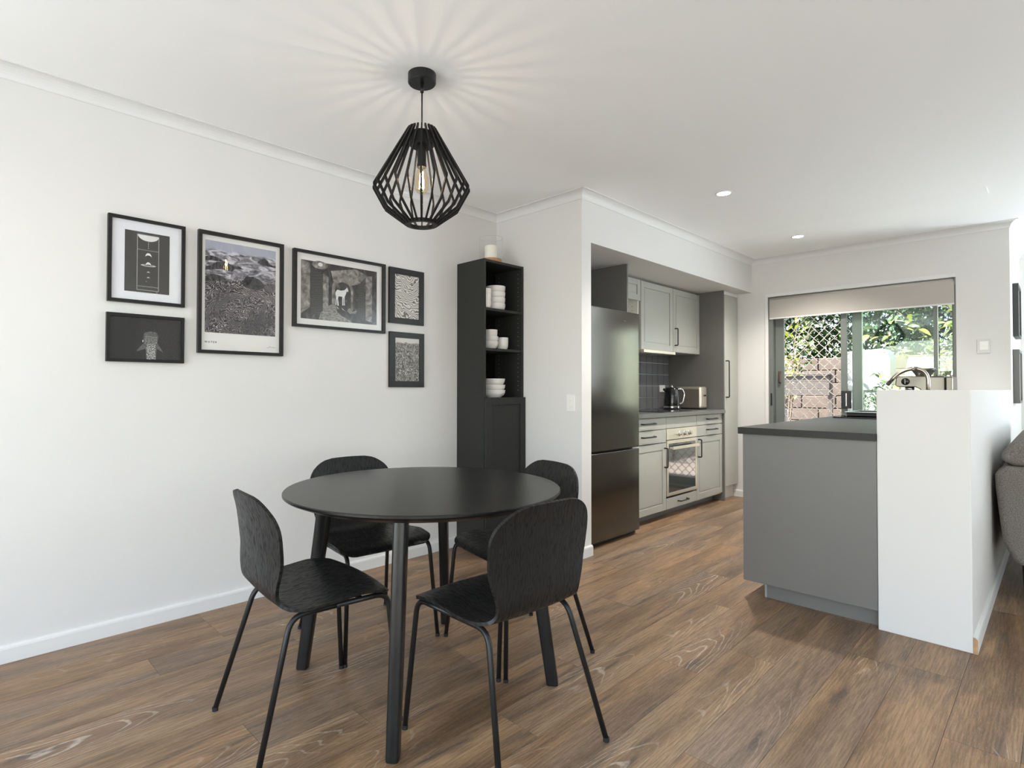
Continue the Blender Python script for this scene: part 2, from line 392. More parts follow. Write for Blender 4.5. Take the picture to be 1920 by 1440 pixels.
def thing(name, label, cat, loc=(0, 0, 0), rz=0, group=None):
    o = bpy.data.objects.new(name, None); COL.objects.link(o); o.location = loc; o.rotation_euler = (0, 0, rz)
    o.empty_display_size = .1
    return tag(o, label, cat, group)
def box(name, m, parent, x0, x1, y0, y1, z0, z1, bevel=0, seg=2):
    return MB().box(x0, x1, y0, y1, z0, z1).build(name, m, parent, bevel, seg=seg)
def struct(o): return tag(o, kind='structure')
def bend(p0, p1, p2, r, n=6):
    """points rounding the corner p1 between p0 and p2"""
    p0, p1, p2 = Vector(p0), Vector(p1), Vector(p2)
    a = p1 + (p0 - p1).normalized() * r; c = p1 + (p2 - p1).normalized() * r
    return [((1 - t) ** 2) * a + 2 * t * (1 - t) * p1 + t * t * c for t in [i / n for i in range(n + 1)]]
def path(pts, r, n=6):
    out = [Vector(pts[0])]
    for i in range(1, len(pts) - 1): out += bend(pts[i - 1], pts[i], pts[i + 1], r, n)
    return out + [Vector(pts[-1])]
def sweep(pts, prof, name, m, closed=False):
    """sweep a (distance from wall, z) profile along a wall line, room on the right-hand side, with mitred corners"""
    n = len(pts); offs = []
    for i in range(n):
        def nrm(a, b):
            d = (Vector(b) - Vector(a)).normalized(); return Vector((d.y, -d.x))
        if i == 0: offs.append(nrm(pts[0], pts[1]))
        elif i == n - 1: offs.append(nrm(pts[-2], pts[-1]))
        else:
            a, b = nrm(pts[i - 1], pts[i]), nrm(pts[i], pts[i + 1]); offs.append(a + b)
    mb = MB(); k = len(prof); vs = []
    for p, o in zip(pts, offs):
        for d, z in prof: vs.append((p[0] + o.x * d, p[1] + o.y * d, z))
    fs = [(i * k + q, i * k + (q + 1) % k, (i + 1) * k + (q + 1) % k, (i + 1) * k + q) for i in range(n - 1) for q in range(k)]
    fs += [tuple(range(k)), tuple((n - 1) * k + q for q in range(k))[::-1]]
    mb.add(vs, fs); return mb.build(name, m)

# ---------------------------------------------------------------- room shell
YL, X1, Y1, X2, YR, YPL, XP, ZB, H = 2.953, 3.008, 2.173, 5.906, .264, .5915, 3.098, 2.0756, 2.4
XB, XE, YF = -2.4, 7.4, -3.7      # wall behind the camera, far living room wall, wall on the right
KB = 2.896                        # kitchen recess back wall
fl = MB(); fl.box(XB - .1, X2 + .12, YF - .1, YL + .1, -.06, -.004); fl.box(X2 + .12, XE + .1, YF - .1, YR + .15, -.06, -.004)
floor = struct(fl.build('floor', M['slab']))
cut = {15 - 0: 0}
known = {0: .916, 1: .62, 5: .726, 6: 1.03, 8: 1.37, 9: 2.12, 10: 2.41, 11: 1.63, 12: 2.737, 14: 2.294}
PW, PLN = .178, 1.49
rr = random.Random(3)
k = 0; ytop = 2.763
meshes = {}
while ytop > YF:
    y1 = ytop; y0 = ytop - PW
    j = known.get(k, XB + rr.uniform(0, PLN))
    x = j - math.ceil((j - XB) / PLN) * PLN
    xmax = XE if y1 < YR + .02 else X2
    if k == 0: y1 = YL
    while x < xmax:
        a, b = max(x, XB), min(x + PLN, xmax)
        if b - a > .05:
            key = (round(b - a, 3), round(y1 - y0, 3)); g = .0005
            yb = max(y0, YF)
            if key not in meshes:
                o = MB().box(g, b - a - g, g, y1 - yb - g, -.004, 0).build('plank', M['floor'], floor)
                meshes[key] = o.data
            else:
                o = bpy.data.objects.new('plank', meshes[key]); COL.objects.link(o); o.parent = floor
            o.location = (a, yb, 0)
        x += PLN
    ytop -= PW; k += 1

struct(box('wall_left', M['wall'], None, XB - .1, X1, YL, YL + .1, -.06, H))
struct(box('wall_corner', M['wall'], None, X1, 3.113, Y1, YL + .1, -.06, H))
struct(box('wall_bulkhead', M['wall'], None, 3.113, X2, Y1, KB + .1, ZB, H))
struct(box('wall_kitchen', M['grout'], None, 3.113, X2, KB, KB + .1, -.06, ZB))
ww = MB(); D0, D1, DT = .585, 2.018, 2.012
ww.box(X2, X2 + .12, D1, KB + .1, -.06, H); ww.box(X2, X2 + .12, YR, D0, -.06, H); ww.box(X2, X2 + .12, D0, D1, DT, H)
struct(ww.build('wall_window', M['wall']))
struct(box('wall_half', M['wall'], None, XP, X2, YR, YPL, 0.0, 1.0955, bevel=.003))
struct(box('wall_living', M['wall'], None, X2 + .12, XE, YR, YR + .15, -.06, H))

def holed(name, axis, p0, p1, a0, a1, holes):
    mb = MB(); cur = a0
    def B(u0, u1, z0, z1):
        if axis == 'x': mb.box(p0, p1, u0, u1, z0, z1)
        else: mb.box(u0, u1, p0, p1, z0, z1)
    for h0, h1, z0, z1 in holes:
        B(cur, h0, -.06, H); B(h0, h1, -.06, z0); B(h0, h1, z1, H); cur = h1
    B(cur, a1, -.06, H); return struct(mb.build(name, M['wall']))
holed('wall_behind', 'x', XB - .1, XB, YF - .1, YL + .1, [(-3.2, -.8, .2, 2.1), (0.0, 2.6, .2, 2.1)])
holed('wall_end', 'x', XE, XE + .1, YF - .1, YR + .15, [(-3.5, -1.7, .2, 2.1)])
holed('wall_right', 'y', YF - .1, YF, XB, XE, [(-2.2, .2, .2, 2.1)])
ce = MB(); ce.box(XB - .1, X2 + .12, YF - .1, YL + .1, H, H + .1); ce.box(X2 + .12, XE + .1, YF - .1, YR + .15, H, H + .1)
ceiling = struct(ce.build('ceiling', M['ceil']))
# roof plate that shades the outside edge of the house
cv = .0545
prof = [(0, H - cv), (.004, H - cv)] + [(.006 + (cv - .010) * (1 - math.cos(t)), H - cv + .004 + (cv - .008) * math.sin(t)) for t in [i * PI / 2 / 6 for i in range(7)]] + [(cv, H - .0035), (cv, H + .001), (0, H + .001)]
struct(sweep([(XB, YL), (X1, YL), (X1, Y1), (X2, Y1), (X2, YR), (XE, YR), (XE, YF), (XB, YF), (XB, YL - .2)], prof, 'trim_1', M['trim']))
bprof = [(0, 0), (.015, 0), (.015, .055), (.013, .063), (.008, .068), (0, .069)]
struct(sweep([(XB, YL), (2.607, YL)], bprof, 'baseboard_left', M['trim']))
struct(sweep([(X1, 2.672), (X1, Y1), (3.113, Y1)], bprof, 'baseboard_corner', M['trim']))
struct(sweep([(XP + .002, YR), (X2, YR)][::1], bprof, 'baseboard_half', M['trim']))
hb = MB().prism([(YR - .015, .001), (YR, .001), (YR, .068), (YR - .008, .067), (YR - .013, .062), (YR - .015, .055)], 'x', XP + .0005, XP + .0025)
struct(hb.build('trim_2', M['mdf']))
struct(sweep([(X2, KB - .52), (X2, D1 + .03)], bprof, 'baseboard_window', M['trim']))
struct(sweep([(X2, YR), (XE, YR), (XE, YF)], bprof, 'baseboard_living', M['trim']))
# faint plastered joint strip across the ceiling
struct(MB().prism([(4.78, H), (4.86, H - .0035), (4.92, H - .0035), (5.0, H)], 'y', .32, 2.10).build('trim_3', M['ceil'])) 
# door architrave above and beside the patio door
ar = MB(); ar.box(X2 - .006, X2, D0 - .0, D1 + .028, DT, DT + .035); ar.box(X2 - .006, X2, D1, D1 + .028, 0, DT)
struct(ar.build('trim_4', M['trim'], bevel=.002))

# ---------------------------------------------------------------- patio door in the far wall
door = struct(thing('door_1', None, None, (X2, 0, 0)))
def dbox(name, m, x0, x1, y0, y1, z0, z1, parent=door, bevel=.002): return box(name, m, parent, x0, x1, y0, y1, z0, z1, bevel)
jm = MB(); jm.box(.012, .115, D1 - .035, D1 - .001, 0, DT - .001); jm.box(.012, .115, D0 + .001, D0 + .018, 0, DT - .001)
jm.box(.012, .115, D0 + .018, D1 - .035, DT - .03, DT - .001); jm.box(.012, .115, D0 + .018, D1 - .035, 0, .03)
jm.build('door_frame', M['alu'], door, .002)
# security screen leaf
sc = MB(); SX0, SX1 = .085, .11
sc.box(SX0, SX1, 1.90, 1.98, .03, 1.98); sc.box(SX0, SX1, 1.27, 1.325, .03, 1.98); sc.box(SX0, SX1, 1.325, 1.90, .03, .12); sc.box(SX0, SX1, 1.325, 1.90, 1.92, 1.98)
screen = sc.build('screen_frame', M['alu'], door, .002)
cw, chh = .0855, .0915
def grille_strip(mirror):
    mb = MB(); pts = []; z = .12; i = 0; s = -1 if mirror else 1
    while z < 1.92:
        e = .0045
        pts += [(.0015 * s, z - e), (.0015 * s, z + e), ((cw / 2 - .0015) * s, z + chh / 2 - e), ((cw / 2 - .0015) * s, z + chh / 2 + e)]
        z += chh
    pts = [(a, min(1.925, max(.115, c))) for a, c in pts]
    t = .0026
    for (a, c), (a2, c2) in zip(pts, pts[1:]):
        d = Vector((a2 - a, c2 - c))
        if d.length < 1e-5: continue
        n = Vector((-d.y, d.x)).normalized() * t
        mb.prism([(a - n.x, c - n.y), (a2 - n.x, c2 - n.y), (a2 + n.x, c2 + n.y), (a + n.x, c + n.y)], 'x', -.004, .004)
    return mb
g1 = None
y = 1.895; i = 0
gm = [None, None]
while y > 1.34:
    mir = i % 2
    if gm[mir] is None:
        o = grille_strip(False if mir else True).build('grille_bar', M['grille'], screen); gm[mir] = o.data
    else:
        o = bpy.data.objects.new('grille_bar', gm[mir]); COL.objects.link(o); o.parent = screen
    o.location = (.0975, y if not mir else y - cw / 2 * 0, 0)
    if mir: y -= cw
    i += 1
# sliding glass leaf with the black lock
sl = MB(); GX0, GX1 = .045, .07
sl.box(GX0, GX1, 1.358, 1.405, .03, 1.98); sl.box(GX0, GX1, .705, .735, .03, 1.98); sl.box(GX0, GX1, .735, 1.358, .03, .09); sl.box(GX0, GX1, .735, 1.358, 1.93, 1.98)
leaf = sl.build('sliding_frame', M['alu'], door, .002)
dbox('glass_pane', M['window_glass'], .055, .061, .735, 1.358, .09, 1.93, leaf, 0)
lk = dbox('door_lock', M['black_gloss'], .020, .045, 1.325, 1.40, .925, 1.085, leaf, .003)
dbox('thumb_turn', M['chrome'], .012, .020, 1.352, 1.364, .945, 1.065, leaf, .002)
fx = MB(); FX0, FX1 = .074, .084
fx.box(FX0, FX1, 1.245, 1.315, .03, 1.98); fx.box(FX0, FX1, D0 + .018, D0 + .032, .03, 1.98); fx.box(FX0, FX1, D0 + .032, 1.245, .03, .08); fx.box(FX0, FX1, D0 + .032, 1.245, 1.94, 1.98)
fixed = fx.build('fixed_frame', M['alu'], door, .002)
dbox('glass_pane', M['window_glass'], .077, .081, D0 + .032, 1.245, .08, 1.94, fixed, 0)
dbox('edge_bead', M['alu_edge'], .066, .074, 1.238, 1.246, .03, 1.98, fixed, .001)
dbox('edge_bead', M['alu_edge'], .040, .046, .703, .708, .03, 1.98, leaf, .001)
ph = MB().tube(path([(.085, 1.935, 1.165), (.055, 1.935, 1.165), (.055, 1.935, 1.275), (.085, 1.935, 1.275)], .015), .008, 8).build('pull_handle', mat('brown pull', (.07, .03, .025), .4), screen, smooth=True)
dbox('strike_plate', M['rubber'], .004, .012, 1.985, 2.0, .94, 1.06)

# roller blind
bl = thing('roller_blind', 'taupe roller blind half rolled above the patio sliding door', 'blind', (X2, 1.3, 1.98))
box('blind_fabric', M['blind'], bl, .0, .0025, -.705, .705, -.178, .0)
box('bottom_rail', M['blind_rail'], bl, -.004, .0065, -.705, .705, -.190, -.176, .003)
MB().tube([(.022, -.705, .004), (.022, .705, .004)], .021, 16).build('roller_tube', M['blind'], bl, smooth=True)
for s in (-1, 1): box('bracket', M['alu'], bl, -.006, .045, s * .71 - .004, s * .71 + .004, -.035, .03, .002)
MB().tube(path([(.01, -.716, 0), (.006, -.72, -.1), (.006, -.72, -.9)], .02), .0016, 6).build('pull_chain', M['plastic_grey'], bl)

# ---------------------------------------------------------------- switches
def switch_plate(name, label, loc, w, h, rockers, m, cat='switch'):
    t = thing(name, label, cat, loc)
    box('plate', m, t, -.009, 0, -w / 2, w / 2, -h / 2, h / 2, .003)
    for kind, dy, dz, a, b in rockers:
        if kind == 'round': MB().lathe([(a, 0), (a, .003), (a * .8, .0045)], seg=20).build('rocker', M['plastic'], t).matrix_local = Matrix.Translation((-.009, dy, dz)) @ Matrix.Rotation(-PI / 2, 4, 'Y')
        else: box('rocker', M['plastic'], t, -.0125, -.009, dy - a, dy + a, dz - b, dz + b, .002)
    return t
switch_plate('light_switch', 'white two-button light switch on the narrow wall beside the fridge', (X1, 2.256, 1.005), .072, .112, [('round', -.004, .020, .010, 0), ('round', -.004, -.018, .010, 0)], M['plastic'])
switch_plate('light_switch', 'square pale grey light switch on the wall right of the patio door', (X2, .421, 1.441), .078, .112, [('box', -.004, .004, .026, .034)], M['plastic_grey'])

# ---------------------------------------------------------------- downlights
for x, y_, lb in ((3.724, 1.544, 'larger-looking round recessed downlight, the nearer of the two kitchen ceiling spots'), (5.228, 1.543, 'round recessed downlight close to the patio door end of the kitchen ceiling')):
    t = thing('downlight', lb, 'light', (x, y_, H), 0, 'recessed kitchen downlights')
    MB().lathe([(.040, -.001), (.044, -.006), (.050, -.003), (.050, 0)], seg=32, cap=False).build('bezel', M['trim'], t, smooth=True)
    MB().lathe([(.0, -.003), (.041, -.003)], seg=32, cap=False).build('lens', M['lamp_disc'], t)
    d = bpy.data.lights.new('downlight_glow', 'SPOT'); d.energy = 85; d.spot_size = math.radians(125); d.spot_blend = .8; d.shadow_soft_size = .04; d.color = (1, .95, .88)
    lo = bpy.data.objects.new('downlight_glow', d); COL.objects.link(lo); lo.location = (x, y_, H - .02)

# ---------------------------------------------------------------- pictures on the left wall
YW = YL
def poly(mb, pts, m, y, x0, z1, w, h):
    """pts: (u, v) with v downwards, inside the print rectangle"""
    mb.m = m; mb.add([(x0 + u * w, y, z1 - v * h) for u, v in pts], [tuple(range(len(pts)))])
def picture(name, label, x0, x1, z0, z1, ix0, ix1, iz0, iz1, depth, mount, art, pm):
    t = thing(name, label, 'picture', ((x0 + x1) / 2, YW, z0)); cx, cz = (x0 + x1) / 2, z0
    X = lambda v: v - cx
    Z = lambda v: v - cz
    f = MB(); y0, y1_ = -depth, -.001
    pr = [((x0, z0), (x1, z0), (ix1, iz0), (ix0, iz0)), ((x1, z0), (x1, z1), (ix1, iz1), (ix1, iz0)), ((x1, z1), (x0, z1), (ix0, iz1), (ix1, iz1)), ((x0, z1), (x0, z0), (ix0, iz0), (ix0, iz1))]
    for q in pr: f.prism([(X(a), Z(b)) for a, b in q], 'y', y0, y1_)
    f.build('frame', M['black_paint'], t)
    box('backing', mount, t, X(ix0), X(ix1), -.012, -.002, Z(iz0), Z(iz1))
    ax0, ax1, az0, az1 = art
    p = bpy.data.objects.new('print', None)
    mb = MB(); mb.box(0, ax1 - ax0, -.0008, 0, 0, az1 - az0)
    overlay(name, mb, ax1 - ax0, az1 - az0)
    o = mb.build('print', pm, t); o.location = (X(ax0), -.0122, Z(az0))
    box('glass_pane', M['glass'], t, X(ix0), X(ix1), -depth + .006, -depth + .0075, Z(iz0), Z(iz1))
    return t
def circ(cx, cy, rx, ry, n=18, a0=0, a1=2 * PI): return [(cx + rx * math.cos(a0 + (a1 - a0) * i / n), cy + ry * math.sin(a0 + (a1 - a0) * i / n)) for i in range(n if abs(a1 - a0 - 2 * PI) < 1e-6 else n + 1)]
def overlay(name, mb, w, h):
    L_ = [0]
    def P(pts, m):
        L_[0] += 1; poly(mb, pts, m, -.0009 - .00006 * L_[0], 0, h, w, h)
    def line(a, b, t, m):
        d = Vector(((b[0] - a[0]) * w, (b[1] - a[1]) * h)); n = Vector((-d.y, d.x)).normalized() * t / 2
        P([(a[0] - n.x / w, a[1] - n.y / h), (b[0] - n.x / w, b[1] - n.y / h), (b[0] + n.x / w, b[1] + n.y / h), (a[0] + n.x / w, a[1] + n.y / h)], m)
    if name == 'planet_print':
        for a, b in (((.27, .045), (.27, .96)), ((.75, .045), (.75, .96)), ((.27, .045), (.75, .045)), ((.27, .96), (.75, .96))): line(a, b, .0020, 1)
        P([(.285, .05)] + [(.515 + .235 * math.cos(t), .05 + .095 * math.sin(t) ** 1.0) for t in [PI - i * PI / 16 for i in range(17)]], 2)
        for v in (.165, .195, .225, .258): P(circ(.515, v, .009, .006, 10), 2)
        for i in range(24): line((.285 + i * .0195, .295), (.285 + i * .0195 + .011, .295 + rr.uniform(-.006, .006)), .0022, 1)
        for i in range(24): line((.285 + i * .0195, .90 + rr.uniform(-.01, .01)), (.285 + i * .0195 + .011, .90), .0022, 1)
        def crescent(u, v, r, ra):
            o_ = [(u + r * math.cos(t), v - ra * math.sin(t)) for t in [i * PI / 12 for i in range(13)]]
            i_ = [(u + r * .93 * math.cos(t), v - ra * .42 * math.sin(t)) for t in [PI - i * PI / 12 for i in range(13)]]
            P(o_ + i_, 2)
        crescent(.515, .405, .07, .065); P(circ(.515, .548, .17, .018, 24), 1); P(circ(.515, .545, .11, .008, 24), 0); crescent(.515, .545, .06, .052)
        crescent(.515, .67, .03, .022); crescent(.515, .76, .03, .022); P(circ(.47, .815, .008, .006, 8), 1); line((.69, .985), (.73, .985), .002, 1)
    if name == 'whale_shark_print':
        body = [(.497, 1), (.49, .80), (.475, .68), (.462, .55), (.458, .46), (.465, .38), (.485, .345), (.52, .325), (.565, .315), (.615, .325), (.645, .345), (.660, .40), (.668, .46), (.655, .56), (.650, .68), (.640, .82), (.635, 1)]
        P(body, 1)
        P([(.468, .60), (.42, .68), (.365, .79), (.362, .815), (.42, .785), (.485, .74)], 1)
        P([(.655, .60), (.69, .69), (.735, .80), (.735, .815), (.69, .775), (.645, .73)], 1)
        for i in range(15):
            v = .45 + i * .038; hw = .085 if v < .62 else .062; n = 9 if v < .62 else 6
            for j in range(n):
                u = .562 + (j - (n - 1) / 2) / n * 2 * hw + rr.uniform(-.004, .004)
                r_ = .0048 if v < .62 else .0085
                P(circ(u, v + rr.uniform(-.008, .008), r_, r_ * 1.1, 6), 2)
        P(circ(.445, .56, .006, .03, 10), 2)
    if name == 'kelp_shore_poster':
        P([(0, .185), (.06, .165), (.14, .172), (.24, .205), (.31, .225), (.18, .215), (.08, .215), (0, .225)], 1)
        P([(.08, .27), (.15, .225), (.27, .215), (.38, .245), (.46, .24), (.53, .27), (.40, .275), (.36, .31), (.22, .30), (.12, .31), (0, .33), (0, .29)], 1)
        P([(.72, .165), (.76, .13), (.83, .105), (.88, .125), (.90, .16), (.96, .175), (1, .165), (1, .20), (.9, .19), (.80, .19)], 1)
        P([(.50, .40), (.56, .345), (.66, .335), (.76, .36), (.84, .42), (.80, .46), (.70, .49), (.58, .47), (.52, .45)], 1)
        P([(0, .40), (.1, .36), (.2, .37), (.28, .40), (.2, .43), (.08, .44), (0, .45)], 1)
    if name == 'horse_alley_print':
        P([(0, 0), (.11, .04), (.11, .80), (0, .92)], 1)
        P([(.12, .10), (.26, .20), (.27, .86), (.12, .92)], 3)
        P([(.27, .18), (.34, .24), (.34, .76), (.27, .84)], 1)
        P(circ(.20, .035, .05, .05, 16), 4); P(circ(.23, .05, .10, .07, 16), 1)
        P(circ(.235, .04, .03, .035, 12), 4)
        P([(.37, .12), (.70, .02), (.86, .10), (.75, .28), (.62, .34), (.40, .30)], 1)
        P([(.385, .78)] + [(.525 - .14 * math.cos(t), .42 - .20 * math.sin(t)) for t in [i * PI / 14 for i in range(15)]] + [(.665, .78)], 1)
        P([(.425, .78)] + [(.53 - .105 * math.cos(t), .44 - .15 * math.sin(t)) for t in [i * PI / 14 for i in range(15)]] + [(.635, .78)], 0)
        P([(.73, .28), (.82, .22), (.83, .92), (.73, .86)], 3)
        P([(.84, .12), (.93, .10), (.93, .96), (.84, .93)], 1)
        P([(.22, .98), (.24, .88), (.36, .72), (.44, .70), (.45, .82), (.52, .90), (.62, .96), (.66, 1), (.22, 1)], 2)
        horse = [(.440, .46), (.455, .435), (.50, .445), (.545, .43), (.575, .39), (.580, .365), (.588, .385), (.600, .43), (.592, .455), (.578, .44), (.566, .50), (.552, .54), (.550, .66), (.556, .70), (.540, .70), (.540, .58), (.534, .56), (.531, .66), (.533, .705), (.520, .705), (.519, .55), (.47, .55), (.462, .60), (.470, .66), (.472, .72), (.456, .72), (.452, .62), (.447, .60), (.443, .71), (.430, .71), (.436, .58), (.440, .52), (.430, .56), (.428, .50)]
        P(horse, 4)
        P([(.45, .735), (.475, .78), (.50, .80), (.455, .765)], 4); P([(.51, .745), (.545, .79), (.57, .81), (.525, .78)], 4)
        P([(.585, .80), (.60, .755), (.625, .74), (.64, .78), (.67, .80), (.70, .76), (.72, .79), (.70, .83), (.62, .84)], 2)
    if name == 'rings_print': pass
picture('planet_print', 'upper left framed black print of planets in a thin outline with wide white mat', .529, .8445, 1.487, 1.8775, .544, .829, 1.502, 1.863, .024, M['paper'], (.595, .778, 1.540, 1.819), [M['p_charcoal'], M['ink_line'], M['ink_white']])
picture('whale_shark_print', 'black framed dark print of a spotted whale shark, below the planet print', .527, .8435, 1.218, 1.437, .540, .831, 1.232, 1.422, .024, M['ink'], (.540, .831, 1.232, 1.422), [M['p_deep'], M['p_shark'], M['ink_white']])
pc = picture('kelp_shore_poster', 'tallest framed poster, kelp and rocks at the shore with small WATER lettering', .904, 1.336, 1.2725, 1.880, .920, 1.317, 1.289, 1.8615, .026, M['paper_warm'], (.938, 1.295, 1.377, 1.837), [M['p_kelp'], mat('print rocks', (.045, .042, .045), .8, noise=(60, .8))])
picture('horse_alley_print', 'wide framed black and white print of a white horse under an arch', 1.393, 1.994, 1.4415, 1.8735, 1.411, 1.973, 1.457, 1.8575, .028, M['paper_warm'], (1.440, 1.937, 1.491, 1.8205), [M['p_alley'], M['p_stone'], M['p_street'], M['p_slats'], M['ink_white']])
picture('rings_print', 'small thick black frame holding a pale print of wavy tree rings', 2.030, 2.304, 1.515, 1.870, 2.071, 2.264, 1.552, 1.831, .018, M['ink'], (2.071, 2.264, 1.552, 1.831), [M['p_rings']])
picture('scratched_print', 'small thick black frame with a grey scratchy texture print, below the tree rings', 2.033, 2.307, 1.108, 1.461, 2.075, 2.268, 1.147, 1.424, .018, M['ink'], (2.075, 2.268, 1.147, 1.424), [M['p_scratch']])
# lettering on the poster
def text(body, size, name, m, parent, loc, rot, ext=.0002, space=1.0):
    c = bpy.data.curves.new(name, 'FONT'); c.body = body; c.offset = size * .012; c.size = size; c.extrude = ext; c.space_character = space
    o = bpy.data.objects.new(name, c); COL.objects.link(o)
    dg = bpy.context.evaluated_depsgraph_get(); me = bpy.data.meshes.new_from_object(o.evaluated_get(dg))
    bpy.data.objects.remove(o); me.materials.clear(); me.materials.append(m)
    q = bpy.data.objects.new(name, me); COL.objects.link(q); q.parent = parent; q.location = loc; q.rotation_euler = rot
    return q
text('WATER', .0125, 'lettering', M['ink'], pc, (.938 - 1.12, -.0125, 1.325 - 1.2725), (PI / 2, 0, 0), space=1.6)
sg = MB()
pts = [(0, 0), (.010, .001), (.018, .0085), (.020, .002), (.025, .0035), (.028, .001), (.031, .006), (.034, .001), (.038, .004), (.041, .001), (.047, .003)]
sg.tube([(x, 0, z) for x, z in pts], .0006, 4)
sg.build('signature', M['ink'], pc, loc=(1.250 - 1.12, -.0125, 1.315 - 1.2725))

# ---------------------------------------------------------------- pendant lamp
PX, PY = 1.422, 1.83
pd = thing('pendant_lamp', 'black slatted wooden cage pendant lamp with a glowing filament bulb over the table', 'lamp', (PX, PY, 1.772))
def PZ(z): return z - 1.772
MB().lathe([(.0, 2.4), (.058, 2.4), (.058, 2.366), (.054, 2.361), (0, 2.361)][::-1], seg=40).build('canopy', M['black_metal'], pd, auto=35).location = (0, 0, -1.772)
MB().lathe([(.007, PZ(2.325)), (.008, PZ(2.34)), (.008, PZ(2.362))], seg=14).build('cord_grip', M['black_metal'], pd, smooth=True)
MB().tube([(0, 0, PZ(2.335)), (0, 0, PZ(2.14))], .0030, 8).build('cord', M['black_metal'], pd, smooth=True)
MB().lathe([(0, PZ(2.155)), (.048, PZ(2.155)), (.052, PZ(2.150)), (.052, PZ(2.105)), (.047, PZ(2.100)), (0, PZ(2.100))], seg=32).build('top_disc', M['black_wood'], pd, auto=35)
MB().lathe([(.050, PZ(1.772)), (.066, PZ(1.772)), (.066, PZ(1.786)), (.050, PZ(1.786)), (.050, PZ(1.772))], seg=40, cap=False).build('bottom_ring', M['black_wood'], pd, auto=35)
MB().lathe([(0, PZ(2.105)), (.0185, PZ(2.105)), (.0185, PZ(2.030)), (.020, PZ(2.024)), (.020, PZ(2.012)), (0, PZ(2.012))], seg=24).build('socket', M['black_metal'], pd, auto=35)
bulb = MB().lathe([(.012, 2.016), (.014, 2.008), (.022, 1.985), (.0295, 1.962), (.0305, 1.945), (.028, 1.925), (.020, 1.910), (.010, 1.903), (.0, 1.901)], seg=24, cap=False).build('bulb', M['bulb_glass'], pd, smooth=True)
bulb.location = (0, 0, -1.772)
fm = MB()
for a in (0, PI / 2, PI, 3 * PI / 2):
    c_, s_ = math.cos(a + .4), math.sin(a + .4)
    fm.tube([(.006 * c_, .006 * s_, 1.995), (.011 * c_, .011 * s_, 1.925)], .0011, 6)
fm.build('filament', M['filament'], bulb)
NR = 24; rm = None
rp = [(.052, 2.176), (.061, 2.172), (.200, 1.928), (.200, 1.918), (.156, 1.838), (.068, 1.773), (.060, 1.780), (.149, 1.845), (.190, 1.921), (.190, 1.925), (.0515, 2.166)]
for i in range(NR):
    if rm is None:
        o = MB().prism([(r_, PZ(z_)) for r_, z_ in rp], 'y', -.0030, .0030).build('rib', M['black_wood'], pd, .0008); rm = o.data
    else:
        o = bpy.data.objects.new('rib', rm); COL.objects.link(o); o.parent = pd
    o.rotation_euler = (0, 0, 2 * PI * (i + .42) / NR)
d = bpy.data.lights.new('pendant_glow', 'POINT'); d.energy = 1.25; d.shadow_soft_size = .009; d.color = (1, .93, .82)
lo = bpy.data.objects.new('pendant_glow', d); COL.objects.link(lo); lo.location = (PX, PY, 1.96)

# ---------------------------------------------------------------- dining table
TX, TY, TZ, TR = 1.345, 1.706, .726, .518
tb = thing('dining_table', 'round black dining table with four splayed legs under the pendant lamp', 'table', (TX, TY, 0))
MB().lathe([(0, TZ - .040), (TR - .10, TZ - .040), (TR - .055, TZ - .034), (TR - .006, TZ - .014), (TR, TZ - .009), (TR, TZ - .003), (TR - .003, TZ), (0, TZ)], seg=96).build('tabletop', M['table_black'], tb, auto=30)
for i, a in enumerate((-139, 129, -51, 40)):
    A = math.radians(a); c_, s_ = math.cos(A), math.sin(A)
    mb = MB(); rings = []
    for z_, rad, hw, hd in ((0.002, .487, .0195, .0215), (.012, .486, .0205, .0225), (.35, .438, .0215, .025), (.686, .392, .0225, .029)):
        rings.append([(rad + hd * math.copysign(abs(math.cos(t)) ** .45, math.cos(t)), hw * math.copysign(abs(math.sin(t)) ** .45, math.sin(t)), z_) for t in [2 * PI * q / 20 for q in range(20)]])
    vs = [v for r_ in rings for v in r_]
    vs = [(x * c_ - y_ * s_, x * s_ + y_ * c_, z_) for x, y_, z_ in vs]
    fs = [(i_ * 20 + q, i_ * 20 + (q + 1) % 20, (i_ + 1) * 20 + (q + 1) % 20, (i_ + 1) * 20 + q) for i_ in range(3) for q in range(20)]
    fs += [tuple(range(20))[::-1], tuple(60 + q for q in range(20))]
    mb.add(vs, fs).build('leg', M['table_black'], tb, auto=40)
for a in (-139, 129):
    A = math.radians(a); c_, s_ = math.cos(A) * .37, math.sin(A) * .37
    w_ = Vector((-math.sin(A), math.cos(A))) * .012
    MB().prism([(c_ - w_.x, s_ - w_.y), (-c_ - w_.x, -s_ - w_.y), (-c_ + w_.x, -s_ + w_.y), (c_ + w_.x, s_ + w_.y)], 'z', TZ - .066, TZ - .041).build('cross_rail', M['table_black'], tb)

# ---------------------------------------------------------------- dining chairs
def catmull(P, n):
    out = []; P = [P[0]] + P + [P[-1]]
    for i in range(1, len(P) - 2):
        for k_ in range(n):
            t = k_ / n; a, b, c, d_ = [Vector(q) for q in P[i - 1:i + 3]]
            out.append(.5 * ((2 * b) + (-a + c) * t + (2 * a - 5 * b + 4 * c - d_) * t * t + (-a + 3 * b - 3 * c + d_) * t ** 3))
    return out + [Vector(P[-2])]
SH = [(.222, .424), (.205, .437), (.17, .444), (.10, .445), (.02, .438), (-.06, .432), (-.105, .432), (-.135, .440), (-.154, .462), (-.163, .495), (-.168, .54), (-.174, .60), (-.184, .68), (-.197, .735), (-.207, .772)]
WH = [.216, .217, .219, .220, .219, .214, .200, .182, .172, .176, .190, .203, .208, .207, .206]
SHP = catmull([(a, b, w_) for (a, b), w_ in zip(SH, WH)], 5)
